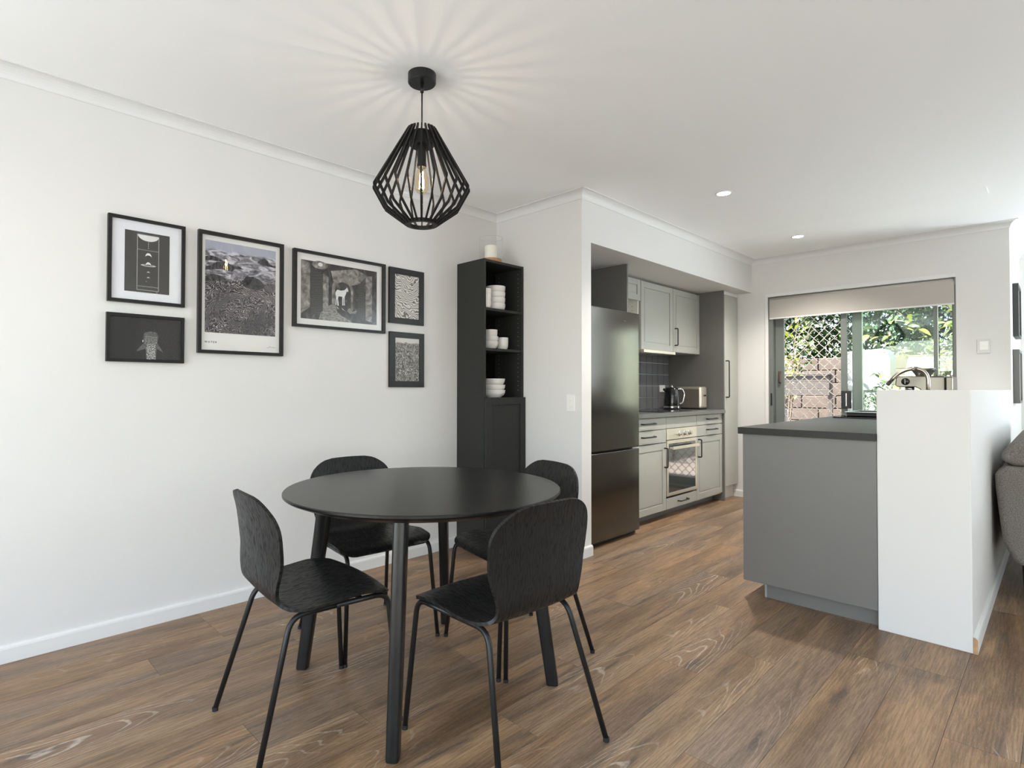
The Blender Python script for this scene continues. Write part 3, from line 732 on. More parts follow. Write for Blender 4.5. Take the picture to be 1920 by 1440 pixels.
def shell(i0, i1):
    pr = SHP; n = len(pr); s_ = [0]
    for i in range(1, n): s_.append(s_[-1] + (Vector(pr[i][:2]) - Vector(pr[i - 1][:2])).length)
    T = s_[-1]; nt = 17; th = .010; top = []; bot = []
    for i in range(i0, i1 + 1):
        y_, z_, w_ = pr[i]; ta = (Vector(pr[min(i + 1, n - 1)][:2]) - Vector(pr[max(i - 1, 0)][:2])).normalized()
        nrm = Vector((ta.y, -ta.x)); 
        if nrm.y < 0 and abs(nrm.y) > abs(nrm.x): nrm = -nrm
        if abs(nrm.x) >= abs(nrm.y) and nrm.x < 0: nrm = -nrm
        d0 = s_[i]; d1 = T - s_[i]; R0, R1 = .055, .120
        if d0 < R0: w_ = w_ - R0 + math.sqrt(max(0, R0 ** 2 - (R0 - d0) ** 2)) if d0 > 0 else w_ - R0
        if d1 < R1: w_ = w_ - R1 + math.sqrt(max(0, R1 ** 2 - (R1 - d1) ** 2)) if d1 > 0 else w_ - R1
        fb = min(1, max(0, (z_ - .45) / .12)); ff = max(0, min(1, (y_ - .08) / .14))
        for q in range(nt):
            t = -1 + 2 * q / (nt - 1); x = w_ * math.sin(t * PI / 2) if False else w_ * t
            tt = x / .21
            yy = y_ + .022 * tt * tt * fb - .016 * tt * tt * ff
            zz = z_ + .010 * tt * tt * (1 - fb) * (1 - ff) - .004 * tt * tt * ff + (-.012 * tt * tt * max(0, (z_ - .72) / .05) if z_ > .72 else 0)
            top.append((x, yy, zz)); bot.append((x, yy - nrm.x * th, zz - nrm.y * th))
    m_ = i1 - i0 + 1; N0 = len(top); fs = []
    for i in range(m_ - 1):
        for q in range(nt - 1):
            a = i * nt + q
            fs.append((a, a + 1, a + nt + 1, a + nt)); fs.append((N0 + a, N0 + a + nt, N0 + a + nt + 1, N0 + a + 1))
        a = i * nt; fs.append((a, a + nt, N0 + a + nt, N0 + a)); a = i * nt + nt - 1; fs.append((a, N0 + a, N0 + a + nt, a + nt))
    for q in range(nt - 1):
        fs.append((q, N0 + q, N0 + q + 1, q + 1)); a = (m_ - 1) * nt + q; fs.append((a, a + 1, N0 + a + 1, N0 + a))
    return MB().add(top + bot, fs)
def make_chair(label):
    t = thing('dining_chair', label, 'chair', (0, 0, 0), 0, 'black chairs around the dining table')
    kk = 40
    shell(0, kk).build('seat', M['oak_black'], t, auto=40)
    shell(kk, len(SHP) - 1).build('backrest', M['oak_black'], t, auto=40)
    for s in (-1, 1):
        fr = MB().tube(path([(s * .222, .228, .006), (s * .196, .196, .421), (s * .182, .02, .417)], .045, 8), .0088, 12).build('leg', M['black_metal'], t, smooth=True)
        MB().lathe([(.0095, .0), (.0100, .012), (.0088, .013)], s * .222, .228, 14).build('foot_cap', M['rubber'], fr)
        re = MB().tube(path([(s * .182, .02, .417), (s * .168, -.118, .412), (s * .222, -.232, .006)], .045, 8), .0088, 12).build('leg', M['black_metal'], t, smooth=True)
        MB().lathe([(.0095, .0), (.0100, .012), (.0088, .013)], s * .222, -.232, 14).build('foot_cap', M['rubber'], re)
    for y_ in (.11, -.07):
        MB().tube([(-.176, y_, .416), (.176, y_, .416)], .0075, 8).build('cross_bar', M['black_metal'], t, smooth=True)
    return t
def copy_thing(o, loc, rz, label):
    r = o.copy(); COL.objects.link(r); r.location = loc; r.rotation_euler = (0, 0, rz); r['label'] = label
    for ch in list(o.children):
        c = ch.copy(); COL.objects.link(c); c.parent = r
        for g in list(ch.children):
            g2 = g.copy(); COL.objects.link(g2); g2.parent = c
    return r
def rz(deg): return math.radians(deg - 90)
ch = make_chair('black chair at the left side of the round table, its backrest nearest the pictures wall edge')
ch.location = (.900, 1.775, 0); ch.rotation_euler = (0, 0, rz(-5))
ch['label'] = 'leftmost black plywood chair, seat facing right, its tall backrest seen from the side'
copy_thing(ch, (1.300, 1.243, 0), rz(86.4), 'nearest black plywood chair, shown from behind in front of the round table')
copy_thing(ch, (1.401, 2.184, 0), rz(265.4), 'black plywood chair tucked behind the table against the white pictures wall')
copy_thing(ch, (1.796, 1.640, 0), rz(166), 'black plywood chair behind the table in front of the tall black bookcase')

# ---------------------------------------------------------------- bookcase and its contents
bc = thing('bookcase', 'tall narrow black bookcase with open shelves above a panelled door', 'bookcase', (2.61, YL, 0))
BX0, BX1, BY0, BY1, BZ = 2.61, 3.005, 2.678, 2.950, 1.975
def bb(name, m, x0, x1, y0, y1, z0, z1, parent=bc, bevel=.001): return box(name, m, parent, x0 - 2.61, x1 - 2.61, y0 - YL, y1 - YL, z0, z1, bevel)
bb('side_panel', M['book'], BX0, BX0 + .018, BY0, BY1, 0, BZ)
sp = bb('side_panel', M['book'], BX1 - .018, BX1, BY0, BY1, 0, BZ)
bb('top_panel', M['book'], BX0 + .018, BX1 - .018, BY0 + .004, BY1, BZ - .018, BZ)
bb('back_panel', M['book_shaded'], BX0 + .018, BX1 - .018, BY1 - .006, BY1, .05, BZ - .018)
for zt in (1.648, 1.375, 1.036): bb('shelf', M['book'], BX0 + .018, BX1 - .018, BY0 + .006, BY1 - .006, zt - .018, zt)
bb('plinth', M['book'], BX0 + .018, BX1 - .018, BY0 + .012, BY0 + .028, 0, .07)
dr = MB(); DX0, DX1, DY0, DY1 = BX0 + .001, BX1 - .001, BY0 - .021, BY0 - .003
def fr4(mb, x0, x1, y0, y1, z0, z1, w_):
    mb.box(x0, x0 + w_, y0, y1, z0, z1); mb.box(x1 - w_, x1, y0, y1, z0, z1); mb.box(x0 + w_, x1 - w_, y0, y1, z0, z0 + w_); mb.box(x0 + w_, x1 - w_, y0, y1, z1 - w_, z1)
fr4(dr, DX0 - 2.61, DX1 - 2.61, DY0 - YL, DY1 - YL, .072, 1.040, .050)
bd = dr.build('door', M['book'], bc, .0015)
bb('door_panel', M['book'], DX0 + .05, DX1 - .05, DY0 + .008, DY1 - .002, .122, .990, bd)
pg = MB()
for y_ in (2.715, 2.905):
    for i in range(27):
        z_ = 1.09 + i * .032
        if min(abs(z_ - q + .009) for q in (1.648, 1.375, 1.036)) > .014 and z_ < 1.93: pg.box(BX1 - .0186 - 2.61, BX1 - .018 - 2.61, y_ - YL - .002, y_ - YL + .002, z_ - .002, z_ + .002)
for i in range(26):
    z_ = 1.09 + i * .032
    pg.box(2.79 - 2.61 - .0013, 2.79 - 2.61 + .0013, BY1 - YL - .0068, BY1 - YL - .006, z_ - .0013, z_ + .0013)
tag(pg.build('peg_holes', M['dot'], bc), kind='stuff')

def bowl(name, label, x, y_, z_, r, h, cat='bowl', group=None, foot=.6, tilt=0, straight=True):
    t = .004
    if straight: pr = [(0, .002), (r * .72, 0), (r * .84, h * .08), (r * .935, h * .22), (r * .985, h * .5), (r, h * .8), (r, h), (r - t, h), (r - t, h * .7), (r * .85, h * .3), (r * .6, .008), (0, .007)]
    else: pr = [(0, .002), (r * foot, 0), (r * foot + .002, .004), (r * .86, h * .32), (r * .97, h * .62), (r, h), (r - t, h), (r * .92, h * .6), (r * .7, h * .25), (r * .4, .008), (0, .007)]
    o = MB().lathe(pr, seg=36, cap=False).build(name, M['ceramic'], auto=50)
    o.location = (x, y_, z_); o.rotation_euler = (tilt, 0, 0)
    return tag(o, label, cat, group)
names4 = ['bottom', 'second from bottom', 'third from bottom', 'topmost']
for i in range(4):
    bowl('bowl', 'white bowl on the top shelf, %s of the tall stack of four' % names4[i], 2.812, 2.770, 1.6485 + i * .0405, .069, .048, group='bowls on the top shelf')
for i in range(3):
    bowl('cup', 'white cup half hidden at the left of the top shelf, %s of three' % ('bottom', 'middle', 'top')[i], 2.669, 2.722, 1.6485 + i * .041, .037, .05, 'cup', 'cups stacked at the left of the top shelf')
bowl('bowl', 'white round bowl on the middle shelf, lower of the two nested bowls', 2.762, 2.765, 1.3755, .053, .052, group='bowls on the middle shelf', straight=False)
bowl('bowl', 'white round bowl on the middle shelf, upper of the two nested bowls', 2.762, 2.765, 1.3755 + .036, .052, .052, group='bowls on the middle shelf', straight=False)
bowl('cup', 'white cup standing in the nested bowls on the middle shelf', 2.760, 2.765, 1.3755 + .076, .047, .058, 'cup', None)
bowl('cup', 'single white handleless cup standing alone on the middle shelf', 2.884, 2.772, 1.3755, .043, .087, 'cup', None)
for i in range(3):
    bowl('bowl', 'wide white bowl on the lowest open shelf, %s of its stack of three' % ('bottom', 'middle', 'tilted top')[i], 2.800, 2.775, 1.0365 + i * .036 + (.006 if i == 2 else 0), .082 - .001 * i, .055, group='wide bowls on the lowest open shelf', straight=False, tilt=(0 if i < 2 else .0))

hc = thing('candle_holder', 'clear glass cylinder candle holder with wooden disc on top of the bookcase', 'candle holder', (2.792, 2.795, BZ))
MB().lathe([(.074, 0), (.077, .004), (.077, .034), (.074, .037), (0, .037)], seg=36).build('wooden_base', M['cork'], hc, auto=40)
MB().lathe([(.0835, .001), (.0835, .187)], seg=48, cap=False).build('glass_cylinder', M['clear'], hc, smooth=True)
MB().lathe([(.0830, .1866), (.0842, .1866), (.0842, .1878), (.0830, .1878), (.0830, .1866)], seg=48, cap=False).build('glass_rim', mat('glass rim edge', (.45, .46, .44), .2), hc)
cd = thing('candle', 'thick ivory pillar candle inside the glass cylinder', 'candle', (2.792, 2.795, BZ + .0375))
MB().lathe([(.044, 0), (.045, .004), (.045, .090), (.042, .095), (.006, .092), (0, .092)], seg=36).build('wax_pillar', M['wax'], cd, auto=40)
MB().tube([(0, 0, .091), (.001, 0, .102)], .0012, 6).build('wick', M['ink'], cd)

# ---------------------------------------------------------------- kitchen recess
FRX0, FRX1, FRY = 3.19, 3.832, 2.232
fg = thing('fridge', 'tall dark stainless two-door fridge in the kitchen recess', 'fridge', ((FRX0 + FRX1) / 2, FRY, 0))
def curved_door(z0, z1):
    mb = MB(); w_ = (FRX1 - FRX0) / 2; n = 14; pts = []
    for i in range(n + 1):
        x = -w_ + 2 * w_ * i / n; pts.append((x, .006 * (x / w_) ** 2))
    pts += [(w_, .058), (-w_, .058)]
    return mb.prism(pts, 'z', z0, z1)
d1 = curved_door(.664, 1.672).build('door', M['fridge'], fg, .004, auto=30)
d2 = curved_door(.036, .650).build('door', M['fridge'], fg, .004, auto=30)
box('cabinet', mat('fridge body grey', (.06, .06, .058), .5), fg, -.318, .318, .062, .640, .03, 1.665)
box('kick_grille', M['rubber'], fg, -.31, .31, .035, .06, .008, .034)
for sx in (-1, 1):
    MB().lathe([(.016, 0), (.016, .03)], sx * .28, .09, 12).build('foot', M['rubber'], fg)
lg = MB()
for i, w_ in enumerate((.006, .003, .007, .006, .006, .006, .006)):
    lg.box(.075 + i * .0085, .075 + i * .0085 + w_, -.0008, .0022, 1.597, 1.6045)
lg.build('badge', M['steel'], d1)

def tagstruct(o): return struct(o)
ep = tag(box('end_panel', M['grey_shaded'], None, 3.840, 3.857, 2.345, KB, 0, ZB - .001, .001), 'shade-darkened grey tall panel standing between the fridge and wall cupboards', 'panel')
tp = tag(box('end_panel', M['grey_shaded'], None, 5.557, 5.575, 2.312, KB, 0, ZB - .001, .001), 'shade-darkened grey tall panel at the right end of the oven worktop', 'panel')

def handle(parent, p0, p1, out, axis_out=(0, -1, 0), r=.0060):
    a, b = Vector(p0), Vector(p1); o_ = Vector(axis_out) * out
    return MB().tube(path([a, a + o_, b + o_, b], .010, 4), r, 8).build('handle', M['handle'], parent, smooth=True)
def front(parent, name, x0, x1, z0, z1, y_, m, ox, rail=.055, panelled=True, th=.018):
    """a cupboard front whose local origin is the unit's origin; y_ is its face"""
    mb = MB()
    if not panelled:
        return box(name, m, parent, x0 - ox, x1 - ox, y_, y_ + th, z0, z1, .0015)
    fr4(mb, x0 - ox, x1 - ox, y_, y_ + th, z0, z1, rail)
    mb.box(x0 - ox + rail, x1 - ox - rail, y_ + .007, y_ + th - .002, z0 + rail, z1 - rail)
    # raised bead inside the frame
    b0 = rail + .012
    mb.box(x0 - ox + b0, x1 - ox - b0, y_ + .0035, y_ + .007, z0 + b0, z1 - b0)
    return mb.build(name, m, parent, .0015)
FY = 2.330
def unit(name, label, x0, x1, y0, z0, z1, cat='cabinet', m=None, open_front=False):
    t = thing(name, label, cat, ((x0 + x1) / 2, y0, z0)); t['ox'] = (x0 + x1) / 2
    return t
# base unit beside the fridge
def base_body(t, x0, x1, hollow=False):
    ox = (x0 + x1) / 2
    mb = MB(); mb.box(x0 - ox, x0 - ox + .016, .020, KB - FY - .002, .07, .862); mb.box(x1 - ox - .016, x1 - ox, .020, KB - FY - .002, .07, .862)
    mb.box(x0 - ox + .016, x1 - ox - .016, .020, KB - FY - .002, .07, .086)
    mb.box(x0 - ox + .016, x1 - ox - .016, KB - FY - .012, KB - FY - .002, .086, .862)
    mb.build('carcass', M['cab_white'], t)
    box('plinth', M['grey_panel'], t, x0 - ox, x1 - ox, .100, .112, 0, .07)
U1 = (3.859, 4.4255); U2 = (4.4275, 4.9925); U3 = (4.9945, 5.555)
def drawer(t, ox, x0, x1, z0, z1, hx0, hx1):
    d_ = front(t, 'drawer', x0, x1, z0, z1, 0, M['grey'], ox, panelled=False)
    zc = (z0 + z1) / 2 + .006
    handle(d_, (hx0 - ox, 0, zc), (hx1 - ox, 0, zc), .028)
t = unit('base_cabinet', 'sage grey base cupboard with two drawers directly right of the fridge', *U1, FY, 0, .86); ox = sum(U1) / 2
t.location.z = 0; base_body(t, *U1)
drawer(t, ox, U1[0] + .002, U1[1] - .002, .762, .858, 4.02, 4.215)
drawer(t, ox, U1[0] + .002, U1[1] - .002, .650, .757, 4.02, 4.215)
d_ = front(t, 'door', U1[0] + .002, U1[1] - .002, .078, .643, 0, M['grey'], ox)
handle(d_, (4.395 - ox, 0, .44), (4.395 - ox, 0, .60), .032)
t = unit('oven_cabinet', 'sage grey base cupboard housing the built-in oven', *U2, FY, 0, .86); ox = sum(U2) / 2
base_body(t, *U2)
front(t, 'fascia', U2[0] + .002, U2[1] - .002, .764, .858, 0, M['grey'], ox, panelled=False)
d_ = front(t, 'drawer', U2[0] + .002, U2[1] - .002, .078, .170, 0, M['grey'], ox, panelled=False)
handle(d_, (4.63 - ox, 0, .128), (4.79 - ox, 0, .128), .030)
t = unit('base_cabinet', 'sage grey base cupboard with two drawers at the right of the oven', *U3, FY, 0, .86); ox = sum(U3) / 2
base_body(t, *U3)
drawer(t, ox, U3[0] + .002, U3[1] - .002, .766, .858, 5.20, 5.40)
drawer(t, ox, U3[0] + .002, U3[1] - .002, .664, .761, 5.20, 5.40)
d_ = front(t, 'door', U3[0] + .002, U3[1] - .002, .084, .658, 0, M['grey'], ox)
handle(d_, (5.030 - ox, 0, .475), (5.030 - ox, 0, .635), .032)
# oven
ox = sum(U2) / 2; ov = thing('oven', 'built-in stainless oven with three knobs and glass door', 'oven', (ox, FY, .18))
w_ = .279
box('oven_body', mat('oven cavity', (.03, .03, .03), .6), ov, -.262, .262, .022, .53, .012, .57)
cp = box('control_panel', M['steel_warm'], ov, -w_, w_, -.004, .020, .486, .580, .002)
for dx in (-.09, .0, .09):
    kb = MB().lathe([(.023, 0), (.023, .008), (.0185, .010), (.0185, .030), (.016, .032), (0, .032)], seg=24).build('knob', M['chrome'], cp, auto=35)
    kb.matrix_local = Matrix.Translation((dx + .03, -.004, .533)) @ Matrix.Rotation(PI / 2, 4, 'X')
od = MB(); fr4(od, -w_, w_, -.006, .018, .008, .480, .028)
odo = od.build('door', M['steel_warm'], ov, .0015)
box('door_glass', M['oven_glass'], odo, -w_ + .028, w_ - .028, -.004, .010, .036, .452)
MB().box(-.245, .245, -.048, -.036, .405, .430).box(-.235, -.222, -.036, -.004, .410, .425).box(.222, .235, -.036, -.004, .410, .425).build('handle', M['steel_warm'], odo, .002)
# worktop, hob
wt = tag(box('worktop', M['worktop_k'], None, 3.8585, 5.5555, 2.296, KB, .864, .898, .002), 'long grey worktop over the drawers between fridge and shaded end panel', 'worktop')
hb_ = thing('hob', 'black glass hob set in the worktop above the oven', 'hob', (4.71, 2.60, .898))
box('glass_plate', M['black_gloss'], hb_, -.275, .275, -.235, .235, .0002, .005, .002)
for x, y_, r_ in ((-.13, -.10, .09), (.13, -.10, .072), (-.13, .11, .072), (.13, .11, .09)):
    MB().lathe([(r_ - .0015, .0052), (r_, .0052)], x, y_, 40, cap=False).build('ring', M['grey_panel'], hb_)
# tiled splashback: each tile a piece of the kitchen wall
kw = bpy.data.objects['wall_kitchen']; tw = .1165; tm = None
nx = 15; x = 5.5565
for i in range(nx):
    x1_ = x - i * tw; x0_ = x1_ - tw
    if x0_ < 3.858: break
    for j in range(5):
        if tm is None:
            o = MB().box(.0042, tw - .0042, -.007, 0, .0026, tw - .0026).build('tile', M['tile'], kw, .0012); tm = o.data
        else:
            o = bpy.data.objects.new('tile', tm); COL.objects.link(o); o.parent = kw
            b_ = o.modifiers.new('bevel', 'BEVEL'); b_.width = .0012; b_.segments = 1
        o.location = (x0_, KB, .8985 + j * tw)
so = thing('power_outlet', 'white power outlet on the grey tiles behind the kettle', 'outlet', (5.40, KB - .007, 1.105))
box('plate', M['plastic'], so, -.055, .055, -.008, 0, -.035, .035, .002)
for dx in (-.027, .027): box('rocker', M['plastic_grey'], so, dx - .006, dx + .006, -.011, -.008, .010, .024, .001)

# wall cupboards
WY = 2.555
def wall_body(t, x0, x1, z0, z1, m, ox):
    mb = MB(); d1_ = KB - WY - .002
    mb.box(x0 - ox, x0 - ox + .016, .02, d1_, z0, z1); mb.box(x1 - ox - .016, x1 - ox, .02, d1_, z0, z1)
    mb.box(x0 - ox + .016, x1 - ox - .016, .02, d1_, z0, z0 + .016); mb.box(x0 - ox + .016, x1 - ox - .016, .02, d1_, z1 - .016, z1)
    mb.box(x0 - ox + .016, x1 - ox - .016, d1_ - .006, d1_, z0 + .016, z1 - .016)
    return mb.build('carcass', m, t)
ox = 4.13; t = thing('wall_cabinet', 'open white-lined wall cupboard with one small flap door, above and beside the fridge', 'cabinet', (ox, WY, 0))
wall_body(t, 3.859, 4.405, 1.445, 2.062, M['cab_white'], ox)
front(t, 'door', 3.861, 4.403, 1.872, 2.056, 0, M['grey'], ox, rail=.05)
ph_ = MB()
for y_ in (.075, .115):
    for i in range(10): ph_.box(4.3878 - ox, 4.389 - ox, y_ - .003, y_ + .003, 1.50 + i * .036, 1.506 + i * .036)
tag(ph_.build('peg_holes', M['ink'], t), kind='stuff')
ox = 4.70; t = thing('wall_cabinet', 'sage grey wall cupboard above the range hood', 'cabinet', (ox, WY, 0))
wall_body(t, 4.412, 4.994, 1.450, 2.060, M['grey'], ox)
front(t, 'door', 4.414, 4.992, 1.452, 2.054, 0, M['grey'], ox)
ox = 5.275; t = thing('wall_cabinet', 'sage grey wall cupboard with black handle beside the tall shaded end panel', 'cabinet', (ox, WY, 0))
wall_body(t, 4.996, 5.555, 1.450, 2.060, M['grey'], ox)
d_ = front(t, 'door', 4.998, 5.553, 1.452, 2.054, 0, M['grey'], ox)
handle(d_, (5.030 - ox, 0, 1.515), (5.030 - ox, 0, 1.675), .032)
hd = thing('range_hood', 'slim steel slide-out range hood under the wall cupboard', 'range hood', (4.70, 2.55, 1.418))
box('hood_body', M['steel_warm'], hd, -.285, .285, .0, .33, .008, .0315, .001)
box('front_lip', M['steel_warm'], hd, -.285, .288, -.022, .0, .004, .030, .002)
box('filter', M['grey_panel'], hd, -.25, .25, .03, .30, .002, .008)
# pantry
pt = thing('pantry_cabinet', 'tall smooth grey pantry cupboard with long black handle beside the patio door', 'cabinet', (5.735, 2.31, 0))
box('carcass', M['cab_white'], pt, -.157, .157, .020, KB - 2.312, .135, 2.04)
pd_ = box('door', M['grey'], pt, -.157, .157, 0, .018, .137, 2.036, .003)
handle(pd_, (-.135, 0, 1.02), (-.135, 0, 1.38), .034)
struct(box('trim_5', M['trim'], None, 5.576, X2 - .001, 2.36, KB - .001, .001, .134))
struct(box('trim_6', M['trim'], None, 5.576, X2 - .001, 2.318, KB - .001, 2.041, ZB - .001))
# kettle
kt = thing('kettle', 'black electric kettle with chrome handle on the worktop', 'kettle', (5.11, 2.63, .8985))
MB().lathe([(0, 0), (.082, 0), (.084, .006), (.080, .014), (.066, .018), (0, .018)], seg=36).build('power_base', M['black_gloss'], kt, auto=40)
MB().lathe([(.073, .0185), (.076, .022), (.076, .034), (.073, .037)], seg=36).build('chrome_band', M['chrome'], kt, auto=40)
kbod = MB().lathe([(.072, .037), (.074, .06), (.070, .13), (.063, .19), (.058, .208), (.050, .214), (0, .218)], seg=36).build('body', M['black_gloss'], kt, auto=50)
MB().lathe([(0, .216), (.020, .217), (.016, .224), (.009, .228), (.012, .236), (0, .240)], seg=20).build('lid_knob', M['chrome'], kt, smooth=True)
HD = Vector((.80, -.60, 0))
def along(r_, z_): return (HD.x * r_, HD.y * r_, z_)
MB().tube(path([along(.052, .200), along(.105, .205), along(.130, .150), along(.108, .062), along(.070, .058)], .022, 6), .0085, 10).build('handle', M['chrome'], kt, smooth=True)
MB().tube([along(-.055, .185), along(-.085, .200)], [.018, .010], 10).build('spout', M['black_gloss'], kt, smooth=True)
lgk = MB()
for i in range(5): lgk.box(-.002 + i * .006, .002 + i * .006, 0, .001, 0, .006)
o = lgk.build('logo', M['steel'], kt); o.location = (-.040, -.0625, .062); o.rotation_euler = (0, 0, math.radians(-38))
# toaster
ts = thing('toaster', 'shiny steel two-slice toaster against the shaded end panel, behind the kettle', 'toaster', (5.425, 2.585, .8985))
MB().box(-.075, .075, -.130, .130, .012, .225).build('body', M['steel_warm'], ts, .018, seg=4)
MB().box(-.070, .070, -.125, .125, .0, .012).build('base', M['black_gloss'], ts)
MB().box(-.030, -.010, -.10, .10, .2245, .2265).box(.012, .032, -.10, .10, .2245, .2265).build('slot', M['ink'], ts)
box('lever', M['black_gloss'], ts, -.014, .014, -.148, -.131, .13, .145, .003)
MB().box(-.078, -.0755, -.118, .118, .02, .20).build('side_plate', mat('satin bronze plate', (.20, .165, .14), .45, metal=.4), ts, .001)

# ---------------------------------------------------------------- island
isl = thing('kitchen_island', 'grey laminate kitchen island joined to the white half wall', 'island', (XP, .9, 0))
def ib(name, m, x0, x1, y0, y1, z0, z1, bevel=.0015): return box(name, m, isl, x0 - XP, x1 - XP, y0 - .9, y1 - .9, z0, z1, bevel)
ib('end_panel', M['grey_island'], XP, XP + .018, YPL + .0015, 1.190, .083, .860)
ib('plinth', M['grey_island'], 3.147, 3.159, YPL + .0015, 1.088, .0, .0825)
ib('plinth_side', mat('plinth cut edge', (.33, .33, .31), .5), 3.147, X2 - .01, 1.0885, 1.100, .0, .0825)
ib('carcass', M['cab_white'], XP + .0185, X2 - .01, YPL + .0015, 1.170, .084, .745)
for i in range(5):
    x0 = XP + .022 + i * .555; o = ib('door', M['grey'], x0, x0 + .551, 1.1705, 1.188, .086, .855)
wi = MB(); IX0, IX1, IY0, IY1 = 3.074, X2 - .002, YPL + .0015, 1.206; SX0, SX1, SY0, SY1 = 4.56, 5.22, .70, 1.130
wi.box(IX0, SX0 + .02, IY0, IY1, .861, .8955); wi.box(SX1 - .02, IX1, IY0, IY1, .861, .8955); wi.box(SX0 + .02, SX1 - .02, IY0, SY0 + .02, .861, .8955); wi.box(SX0 + .02, SX1 - .02, SY1 - .02, IY1, .861, .8955)
o = wi.build('worktop', M['worktop']); tag(o, 'thick charcoal worktop lying on the grey island', 'worktop')
sk = thing('sink', 'black inset kitchen sink in the charcoal island worktop', 'sink', ((SX0 + SX1) / 2, (SY0 + SY1) / 2, .8957))
cxs, cys = (SX0 + SX1) / 2, (SY0 + SY1) / 2
rm_ = MB(); fr_ = [(SX0, SX0 + .035, SY0, SY1), (SX1 - .035, SX1, SY0, SY1), (SX0 + .035, SX1 - .035, SY0, SY0 + .05), (SX0 + .035, SX1 - .035, SY1 - .035, SY1)]
for a, b, c_, e_ in fr_: rm_.box(a - cxs, b - cxs, c_ - cys, e_ - cys, 0, .010)
rm_.build('rim', M['black_gloss'], sk, .002)
bs = MB(); X0s, X1s, Y0s, Y1s = SX0 + .03 - cxs, SX1 - .03 - cxs, SY0 + .045 - cys, SY1 - .03 - cys
bs.box(X0s, X0s + .005, Y0s, Y1s, -.14, .004); bs.box(X1s - .005, X1s, Y0s, Y1s, -.14, .004); bs.box(X0s, X1s, Y0s, Y0s + .005, -.14, .004); bs.box(X0s, X1s, Y1s - .005, Y1s, -.14, .004); bs.box(X0s, X1s, Y0s, Y1s, -.145, -.14)
bs.build('basin', M['black_gloss'], sk)
dt = thing('dish_tray', 'shallow dark dish tray with a pale rim standing across the sink', 'tray', (5.0, .93, .906))
q = MB(); q.box(-.20, .20, -.170, .170, .0, .004); q.box(-.20, .20, -.170, -.164, .004, .026); q.box(-.20, .20, .164, .170, .004, .026); q.box(-.20, -.194, -.164, .164, .004, .026); q.box(.194, .20, -.164, .164, .004, .026)
q.build('tray_body', M['worktop'], dt)
q = MB(); fr4(q, -.208, .208, -.178, -.160, 0, 0.0001, 0) if False else None
q = MB(); q.box(-.21, .21, -.180, -.163, .026, .030); q.box(-.21, .21, .163, .180, .026, .030); q.box(-.21, -.193, -.163, .163, .026, .030); q.box(.193, .21, -.163, .163, .026, .030)
q.build('rim', M['alu_edge'], dt)
fc = thing('faucet', 'arched brushed nickel kitchen faucet rising behind the half wall', 'faucet', (4.90, .655, .8957))
MB().tube(path([(0, -.018, .012), (0, -.018, .348), (0, .125, .352), (0, .215, .235)], .085, 10), .0125, 14).build('spout', M['nickel'], fc, smooth=True)
MB().lathe([(.026, 0), (.026, .05), (.020, .055), (0, .055)], 0, -.018, 20).build('base', M['nickel'], fc, auto=40)
MB().tube([(.02, -.018, .035), (.085, -.018, .055)], .006, 8).build('lever', M['nickel'], fc, smooth=True)
em = thing('espresso_machine', 'stainless espresso machine with round dial and bean hopper behind the half wall', 'coffee machine', (5.50, .755, .8957))
box('base', M['steel'], em, -.14, .14, -.150, .150, .005, .055, .006)
box('body', M['steel'], em, -.13, .14, -.155, -.055, .055, .305, .012)
hd_ = MB().prism([(-.055, .130), (-.055, .305), (.125, .305), (.140, .290), (.145, .235), (.130, .222), (.02, .222), (-.01, .205), (-.02, .130)], 'x', -.145, .11).build('head', M['steel'], em, .006)
kb = MB().lathe([(.027, 0), (.027, .008), (.023, .010), (.023, .022), (.020, .024), (0, .024)], seg=28).build('dial', M['black_gloss'], hd_, auto=40)
kb.matrix_local = Matrix.Translation((-.145, .078, .264)) @ Matrix.Rotation(-PI / 2, 4, 'Y')
box('dial_grip', M['steel'], kb, -.018, .018, -.003, .003, .024, .030, .001)
MB().lathe([(.045, .305), (.052, .318), (.072, .348), (.080, .352), (.080, .358), (0, .360)], 0, -.012, 32).build('bean_hopper', mat('smoky hopper', (.10, .095, .09), .1), em, auto=40)
MB().lathe([(.076, .358), (.083, .362), (.083, .366), (0, .368)], 0, -.012, 32).build('hopper_lid', M['steel'], em, auto=40)
MB().tube([(-.10, .06, .196), (-.10, .06, .222)], .030, 20).build('brew_head', M['chrome'], em, smooth=True)
MB().tube([(-.10, .06, .190), (-.21, .075, .178)], [.012, .011], 10).build('portafilter', M['black_gloss'], em, smooth=True)
box('drip_tray', M['chrome'], em, -.20, -.13, -.10, .13, .006, .045, .004)
MB().lathe([(0, .304), (.006, .304), (.006, .311), (0, .311)], -.10, -.105, 12).build('screw', M['ink'], em)
box('side_panel', M['steel'], em, -.131, .14, -.200, -.156, .03, .300, .010)

# ---------------------------------------------------------------- living room side
def side_frame(label, x0, x1, z0, z1, dep, m):
    t = thing('picture_frame', label, 'picture', ((x0 + x1) / 2, YR, z0), 0, 'frames on the living room wall'); cx = (x0 + x1) / 2
    mb = MB()
    mb.box(x0 - cx, x0 - cx + .02, -dep, -.001, 0, z1 - z0); mb.box(x1 - cx - .02, x1 - cx, -dep, -.001, 0, z1 - z0)
    mb.box(x0 - cx + .02, x1 - cx - .02, -dep, -.001, 0, .02); mb.box(x0 - cx + .02, x1 - cx - .02, -dep, -.001, z1 - z0 - .02, z1 - z0)
    mb.build('frame', m, t, .001)
    box('print', M['paper'], t, x0 - cx + .02, x1 - cx - .02, -.012, -.003, .02, z1 - z0 - .02)
    box('glass_pane', M['glass'], t, x0 - cx + .02, x1 - cx - .02, -dep + .006, -dep + .008, .02, z1 - z0 - .02)
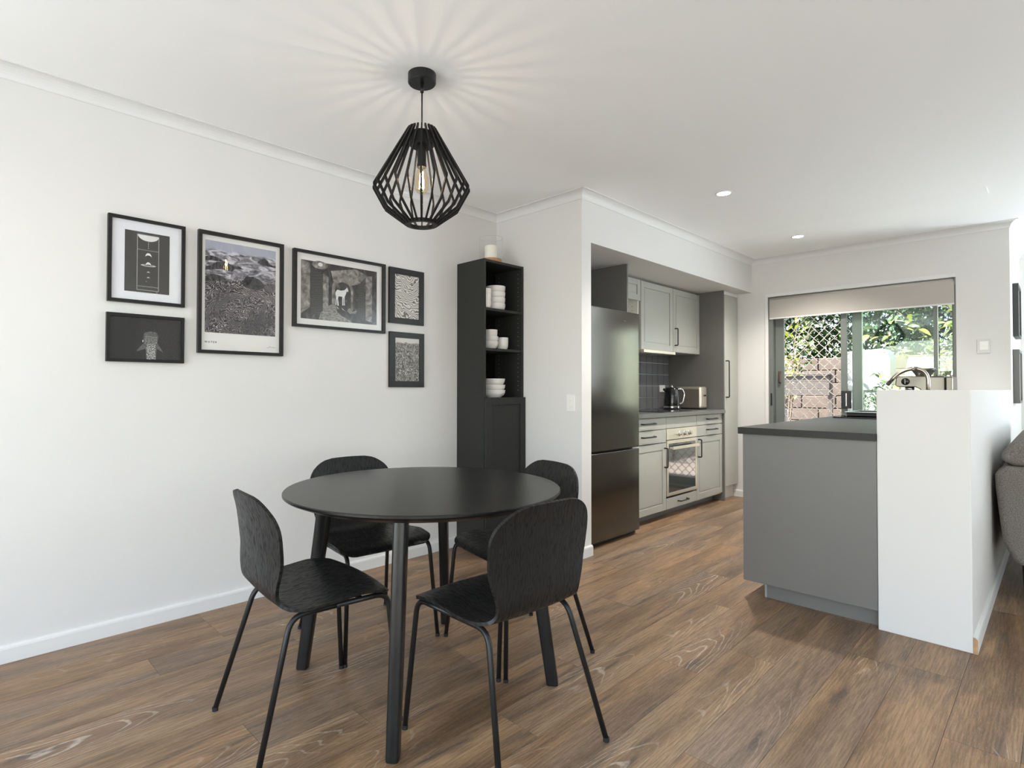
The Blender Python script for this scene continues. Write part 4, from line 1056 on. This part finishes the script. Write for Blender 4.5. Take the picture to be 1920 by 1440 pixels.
side_frame('upper dark box frame seen edge-on at the right end of the room', 6.20, 6.62, 1.528, 1.955, .036, mat('dark green frame', (.03, .035, .033), .5))
side_frame('lower grey box frame seen edge-on above the sofa', 6.12, 6.55, .990, 1.418, .040, mat('grey frame', (.13, .13, .12), .5))

sf = thing('sofa', 'grey woven fabric sofa backed against the half wall at the right edge', 'sofa', (4.0, .25, 0))
def soft(name, x0, x1, y0, y1, z0, z1, b, parent, tilt=None):
    o = box(name, M['sofa'], parent, x0, x1, y0, y1, z0, z1, b, 5)
    for p in o.data.polygons: p.use_smooth = True
    return o
bk = MB(); pf = [(-.080, .190), (-.030, .30), (-.004, .58), (-.002, .65), (-.018, .685), (-.050, .698), (-.30, .70), (-.34, .67), (-.34, .19)]
bk.prism([(a, b) for a, b in pf], 'x', 0.0, 1.85).build('back_frame', M['sofa'], sf, .03, auto=60, seg=4)
bk = MB(); pf = [(-.075, .700), (-.030, .725), (-.020, .750), (-.045, .79), (-.12, .858), (-.24, .88), (-.33, .85), (-.36, .74), (-.33, .70)]
for i in range(2):
    MB().prism(pf, 'x', .03 + i * .89, .03 + i * .89 + .88).build('back_cushion', M['sofa'], sf, .03, auto=60, seg=4)
    soft('seat_cushion', .16 + i * .77, .92 + i * .77, -.95, -.345, .34, .46, .04, sf)
soft('seat_base', .0, 1.85, -.96, -.342, .19, .338, .02, sf)
soft('arm', .0, .15, -.96, -.345, .19, .62, .05, sf); soft('arm', 1.70, 1.85, -.96, -.345, .19, .62, .05, sf)
for x, y_ in ((.1, -.12), (1.75, -.12), (.1, -.88), (1.75, -.88)):
    MB().lathe([(.014, 0), (.022, .19)], x, y_, 14).build('leg', M['black_wood'], sf)

# ---------------------------------------------------------------- behind the patio door
GX = X2 + .12
ps = MB().box(GX, 14, -.5 + .92, 9, -.12, -.035)
patio = struct(ps.build('floor_patio', M['slab']))
pm_ = None
for i in range(9):
    for j in range(9):
        if pm_ is None:
            o = MB().box(.003, .447, .003, .447, -.035, -.012).build('paver', M['pebble'], patio, .003); pm_ = o.data
        else:
            o = bpy.data.objects.new('paver', pm_); COL.objects.link(o); o.parent = patio
        o.location = (GX + .02 + i * .45, .45 + j * .45, 0)
# garden wall of rendered blocks
gw = struct(box('wall_garden', mat('garden wall joint', (.05, .042, .036), .9), None, 10.16, 10.40, .0, 9.0, -.1, 1.60))
bm_ = None
for r_ in range(8):
    for c_ in range(16):
        y0 = .05 + c_ * .48 + (.24 if r_ % 2 else 0)
        if bm_ is None:
            o = MB().box(0, .10, .004, .472, .004, .196).build('block', M['render_wall'], gw, .008); bm_ = o.data
        else:
            o = bpy.data.objects.new('block', bm_); COL.objects.link(o); o.parent = gw
            b_ = o.modifiers.new('bevel', 'BEVEL'); b_.width = .008; b_.segments = 1
        o.location = (10.06 + rr.uniform(-.006, .006), y0, r_ * .2)
# charcoal bench
bn = thing('garden_bench', 'charcoal timber garden bench with high back seen through the security screen', 'bench', (8.35, 2.55, -.012))
for k_ in range(3): box('back_slat', M['bench'], bn, -.015, .01, -.45, .75, 1.03 + k_ * .090, 1.113 + k_ * .090, .003)
box('top_rail', M['bench'], bn, -.04, .03, -.47, .77, 1.302, 1.325, .004)
for y_ in (-.45, .18, .75): box('post', M['bench'], bn, .01, .05, y_ - .025, y_ + .025, 0, 1.30, .003)
for k_ in range(4): box('seat_slat', M['bench'], bn, -.40 + k_ * .098, -.31 + k_ * .098, -.45, .75, .43, .455, .003)
for y_ in (-.42, .72): box('front_leg', M['bench'], bn, -.40, -.36, y_ - .025, y_ + .025, 0, .43, .003)
# white wire chair
wc = thing('wire_chair', 'small white wire garden chair low at the left of the security screen', 'chair', (6.75, 2.13, -.012))
wf = MB()
for s in (-1, 1):
    wf.tube(path([(s * .17, -.20, 0), (s * .17, -.18, .44), (s * .17, .17, .44), (s * .17, .24, .88)], .04, 5), .008, 8)
    wf.tube([(s * .17, .17, .44), (s * .17, .22, 0)], .008, 8)
wf.tube([(-.17, .24, .88), (.17, .24, .88)], .008, 8); wf.tube([(-.17, -.18, .44), (.17, -.18, .44)], .008, 8)
wf.build('frame', M['white_cover'], wc, smooth=True)
for k_ in range(7): MB().tube([(-.15 + k_ * .05, .172, .46), (-.15 + k_ * .05, .238, .87)], .003, 6).build('back_wire', M['white_cover'], wc)
wc.rotation_euler = (0, 0, -.7)
# white garden cabinet
gc = thing('garden_cabinet', 'white garden cabinet with a rounded upper corner behind the right-hand glass', 'cabinet', (9.2, 1.84, -.012))
MB().prism([(-.27, .02), (.27, .02), (.27, 1.63), (-.18, 1.66), (-.24, 1.62), (-.27, 1.50)], 'x', -.15, .25).build('body', M['white_cover'], gc, .01)
box('lid_strip', M['white_cover'], gc, -.18, -.15, -.34, .28, 1.10, 1.17, .004)
box('door', M['white_cover'], gc, -.168, -.150, -.24, .24, .08, 1.07, .004)
for y_ in (-.22, .22): box('foot', M['bench'], gc, -.12, .22, y_ - .03, y_ + .03, 0, .02)

def leaf_mesh(L_=1., w=.45, seg=4):
    vs = []; fs = []
    for i in range(seg + 1):
        t = i / seg; hw = w * L_ * math.sin(PI * (t ** .75)) * .5 + .004; z = -.18 * L_ * t * t
        vs += [(t * L_, -hw, z + .06 * L_ * (hw / (w * L_) * 2)), (t * L_, 0, z), (t * L_, hw, z + .06 * L_ * (hw / (w * L_) * 2))]
    for i in range(seg):
        a = i * 3; fs += [(a, a + 1, a + 4, a + 3), (a + 1, a + 2, a + 5, a + 4)]
    return vs, fs
def hedge(name, label, c, rad, n, size, mats, seed):
    """a free-form crown: leaves scattered in an ellipsoid shell round branches"""
    q = random.Random(seed); t = thing(name, label, 'shrub', (c[0], c[1], -.035))
    mb = MB(); lv, lf = leaf_mesh(1, .5, 2)
    for i in range(n):
        while True:
            p = Vector((q.uniform(-1, 1), q.uniform(-1, 1), q.uniform(-1, 1)))
            if .25 < p.length < 1: break
        lump = 1 + .18 * math.sin(p.x * 5 + seed) * math.cos(p.z * 6) + .12 * math.sin(p.y * 9)
        pos = Vector((p.x * rad[0], p.y * rad[1], p.z * rad[2])) * lump + Vector((0, 0, c[2] + .035))
        e = Matrix.Rotation(q.uniform(0, 6.28), 4, 'Z') @ Matrix.Rotation(q.uniform(-.7, 1.1), 4, 'Y') @ Matrix.Rotation(q.uniform(-.6, .6), 4, 'X')
        s = size * q.uniform(.55, 1.25); mb.m = 0 if q.random() < .55 else (1 if q.random() < .8 else 2)
        mb.add([pos + (e @ (Vector(v) * s)) for v in lv], lf)
    me_o = mb.build('leaves', mats, t); tag(me_o, kind='stuff')
    st = MB()
    for i in range(7):
        a = q.uniform(0, 6.28); st.tube([(q.uniform(-.1, .1), q.uniform(-.1, .1), 0), (rad[0] * .25 * math.cos(a), rad[1] * .25 * math.sin(a), c[2] * .55), (rad[0] * .6 * math.cos(a), rad[1] * .6 * math.sin(a), c[2] + rad[2] * .4)], [.035, .02, .008], 6)
    st.build('stems', M['bark'], t)
    return t
DM, MM, LM_, PM_ = M['leaf_dark'], M['leaf_mid'], M['leaf_lime'], M['leaf_pale']
hedge('evergreen_shrub', 'dense green shrub above the garden wall at the left behind the security screen', (11.15, 4.1, 2.5), (.6, .95, 1.2), 6500, .11, [DM, MM, LM_], 1)
hedge('evergreen_shrub', 'tall green shrub farthest back between the two nearer shrubs', (12.9, 2.9, 2.7), (.8, 1.6, 1.5), 9000, .14, [DM, MM, MM], 2)
hedge('evergreen_shrub', 'dark shrub reaching over the wall at the right of the patio view', (11.15, 1.25, 2.4), (.6, .95, 1.3), 6500, .11, [DM, DM, MM], 3)
hedge('sunlit_shrub', 'small pale yellow-green shrub in front of the garden wall behind the screen', (9.4, 3.05, 1.30), (.22, .40, .22), 900, .06, [PM_, LM_, MM], 4)
hedge('low_shrub', 'low dark rounded shrub in front of the white garden cabinet', (8.3, 1.42, .95), (.25, .30, .27), 1300, .05, [DM, DM, MM], 5)
hedge('leafy_shrub', 'twiggy grey-green shrub at the right behind the broad-leaved branches', (9.35, .85, 1.25), (.4, .42, .65), 2200, .06, [MM, PM_, DM], 6)
# broad sunlit leaves close behind the glass
def branch_plant(name, label, base, tips, leaves, seed, mats, size):
    q = random.Random(seed); t = thing(name, label, 'plant', base); B = Vector(base)
    st = MB(); slots = []
    for tip in tips:
        T_ = Vector(tip) - B; mid = Vector((T_.x * .4, T_.y * .25, T_.z * .75))
        pts = []
        for i in range(9):
            u = i / 8; pts.append(((1 - u) ** 2) * Vector((0, 0, 0)) + 2 * u * (1 - u) * mid + u * u * T_)
        st.tube(pts, [.014 - .0012 * i for i in range(9)], 6)
        slots += [pts[4] * (1 - v) + pts[5] * v for v in (0, .5)] + [pts[5] * (1 - v) + pts[6] * v for v in (0, .3, .6)] + [pts[6] * (1 - v) + pts[7] * v for v in (0, .3, .6)] + [pts[7] * (1 - v) + pts[8] * v for v in (0, .25, .5, .75, 1)]
    st.build('stems', M['bark'], t, smooth=True)
    mds = []
    for m in mats:
        lv, lf = leaf_mesh(1, .52, 6); me = bpy.data.meshes.new('leaf'); me.from_pydata(lv, [], lf); me.materials.append(m)
        me.polygons.foreach_set('use_smooth', [True] * len(me.polygons)); mds.append(me)
    for i in range(leaves):
        o = bpy.data.objects.new('leaf', mds[0] if q.random() < .45 else mds[q.randrange(1, len(mds))]); COL.objects.link(o); o.parent = t
        s = size * q.uniform(.6, 1.2); p = slots[i % len(slots)] + Vector((q.uniform(-.08, .08), q.uniform(-.10, .10), q.uniform(-.07, .07)))
        o.location = p; o.scale = (s, s, s); o.rotation_euler = (q.uniform(-.5, .5), q.uniform(-.25, .75), q.uniform(0, 6.28))
branch_plant('broad_leaved_plant', 'broad lime-leaved branches reaching across the right-hand glass of the patio door', (8.0, .55, -.012),
             [(7.7, 1.55, 1.75), (7.8, 1.30, 2.0), (7.9, .95, 2.25), (8.0, .75, 2.1), (7.6, 1.45, 1.30), (7.8, 1.05, 1.30), (8.1, .70, 1.45), (7.9, .60, 1.85)], 270, 11, [LM_, PM_, MM, DM, PM_], .115)
branch_plant('broad_leaved_plant', 'bright green leafy branches at the top behind the security screen', (8.75, 2.75, -.012),
             [(8.7, 2.45, 1.75), (8.8, 2.85, 2.0), (8.7, 2.40, 2.0), (8.75, 2.55, 2.2), (8.75, 2.62, 1.62)], 150, 12, [LM_, MM, PM_, DM], .10)
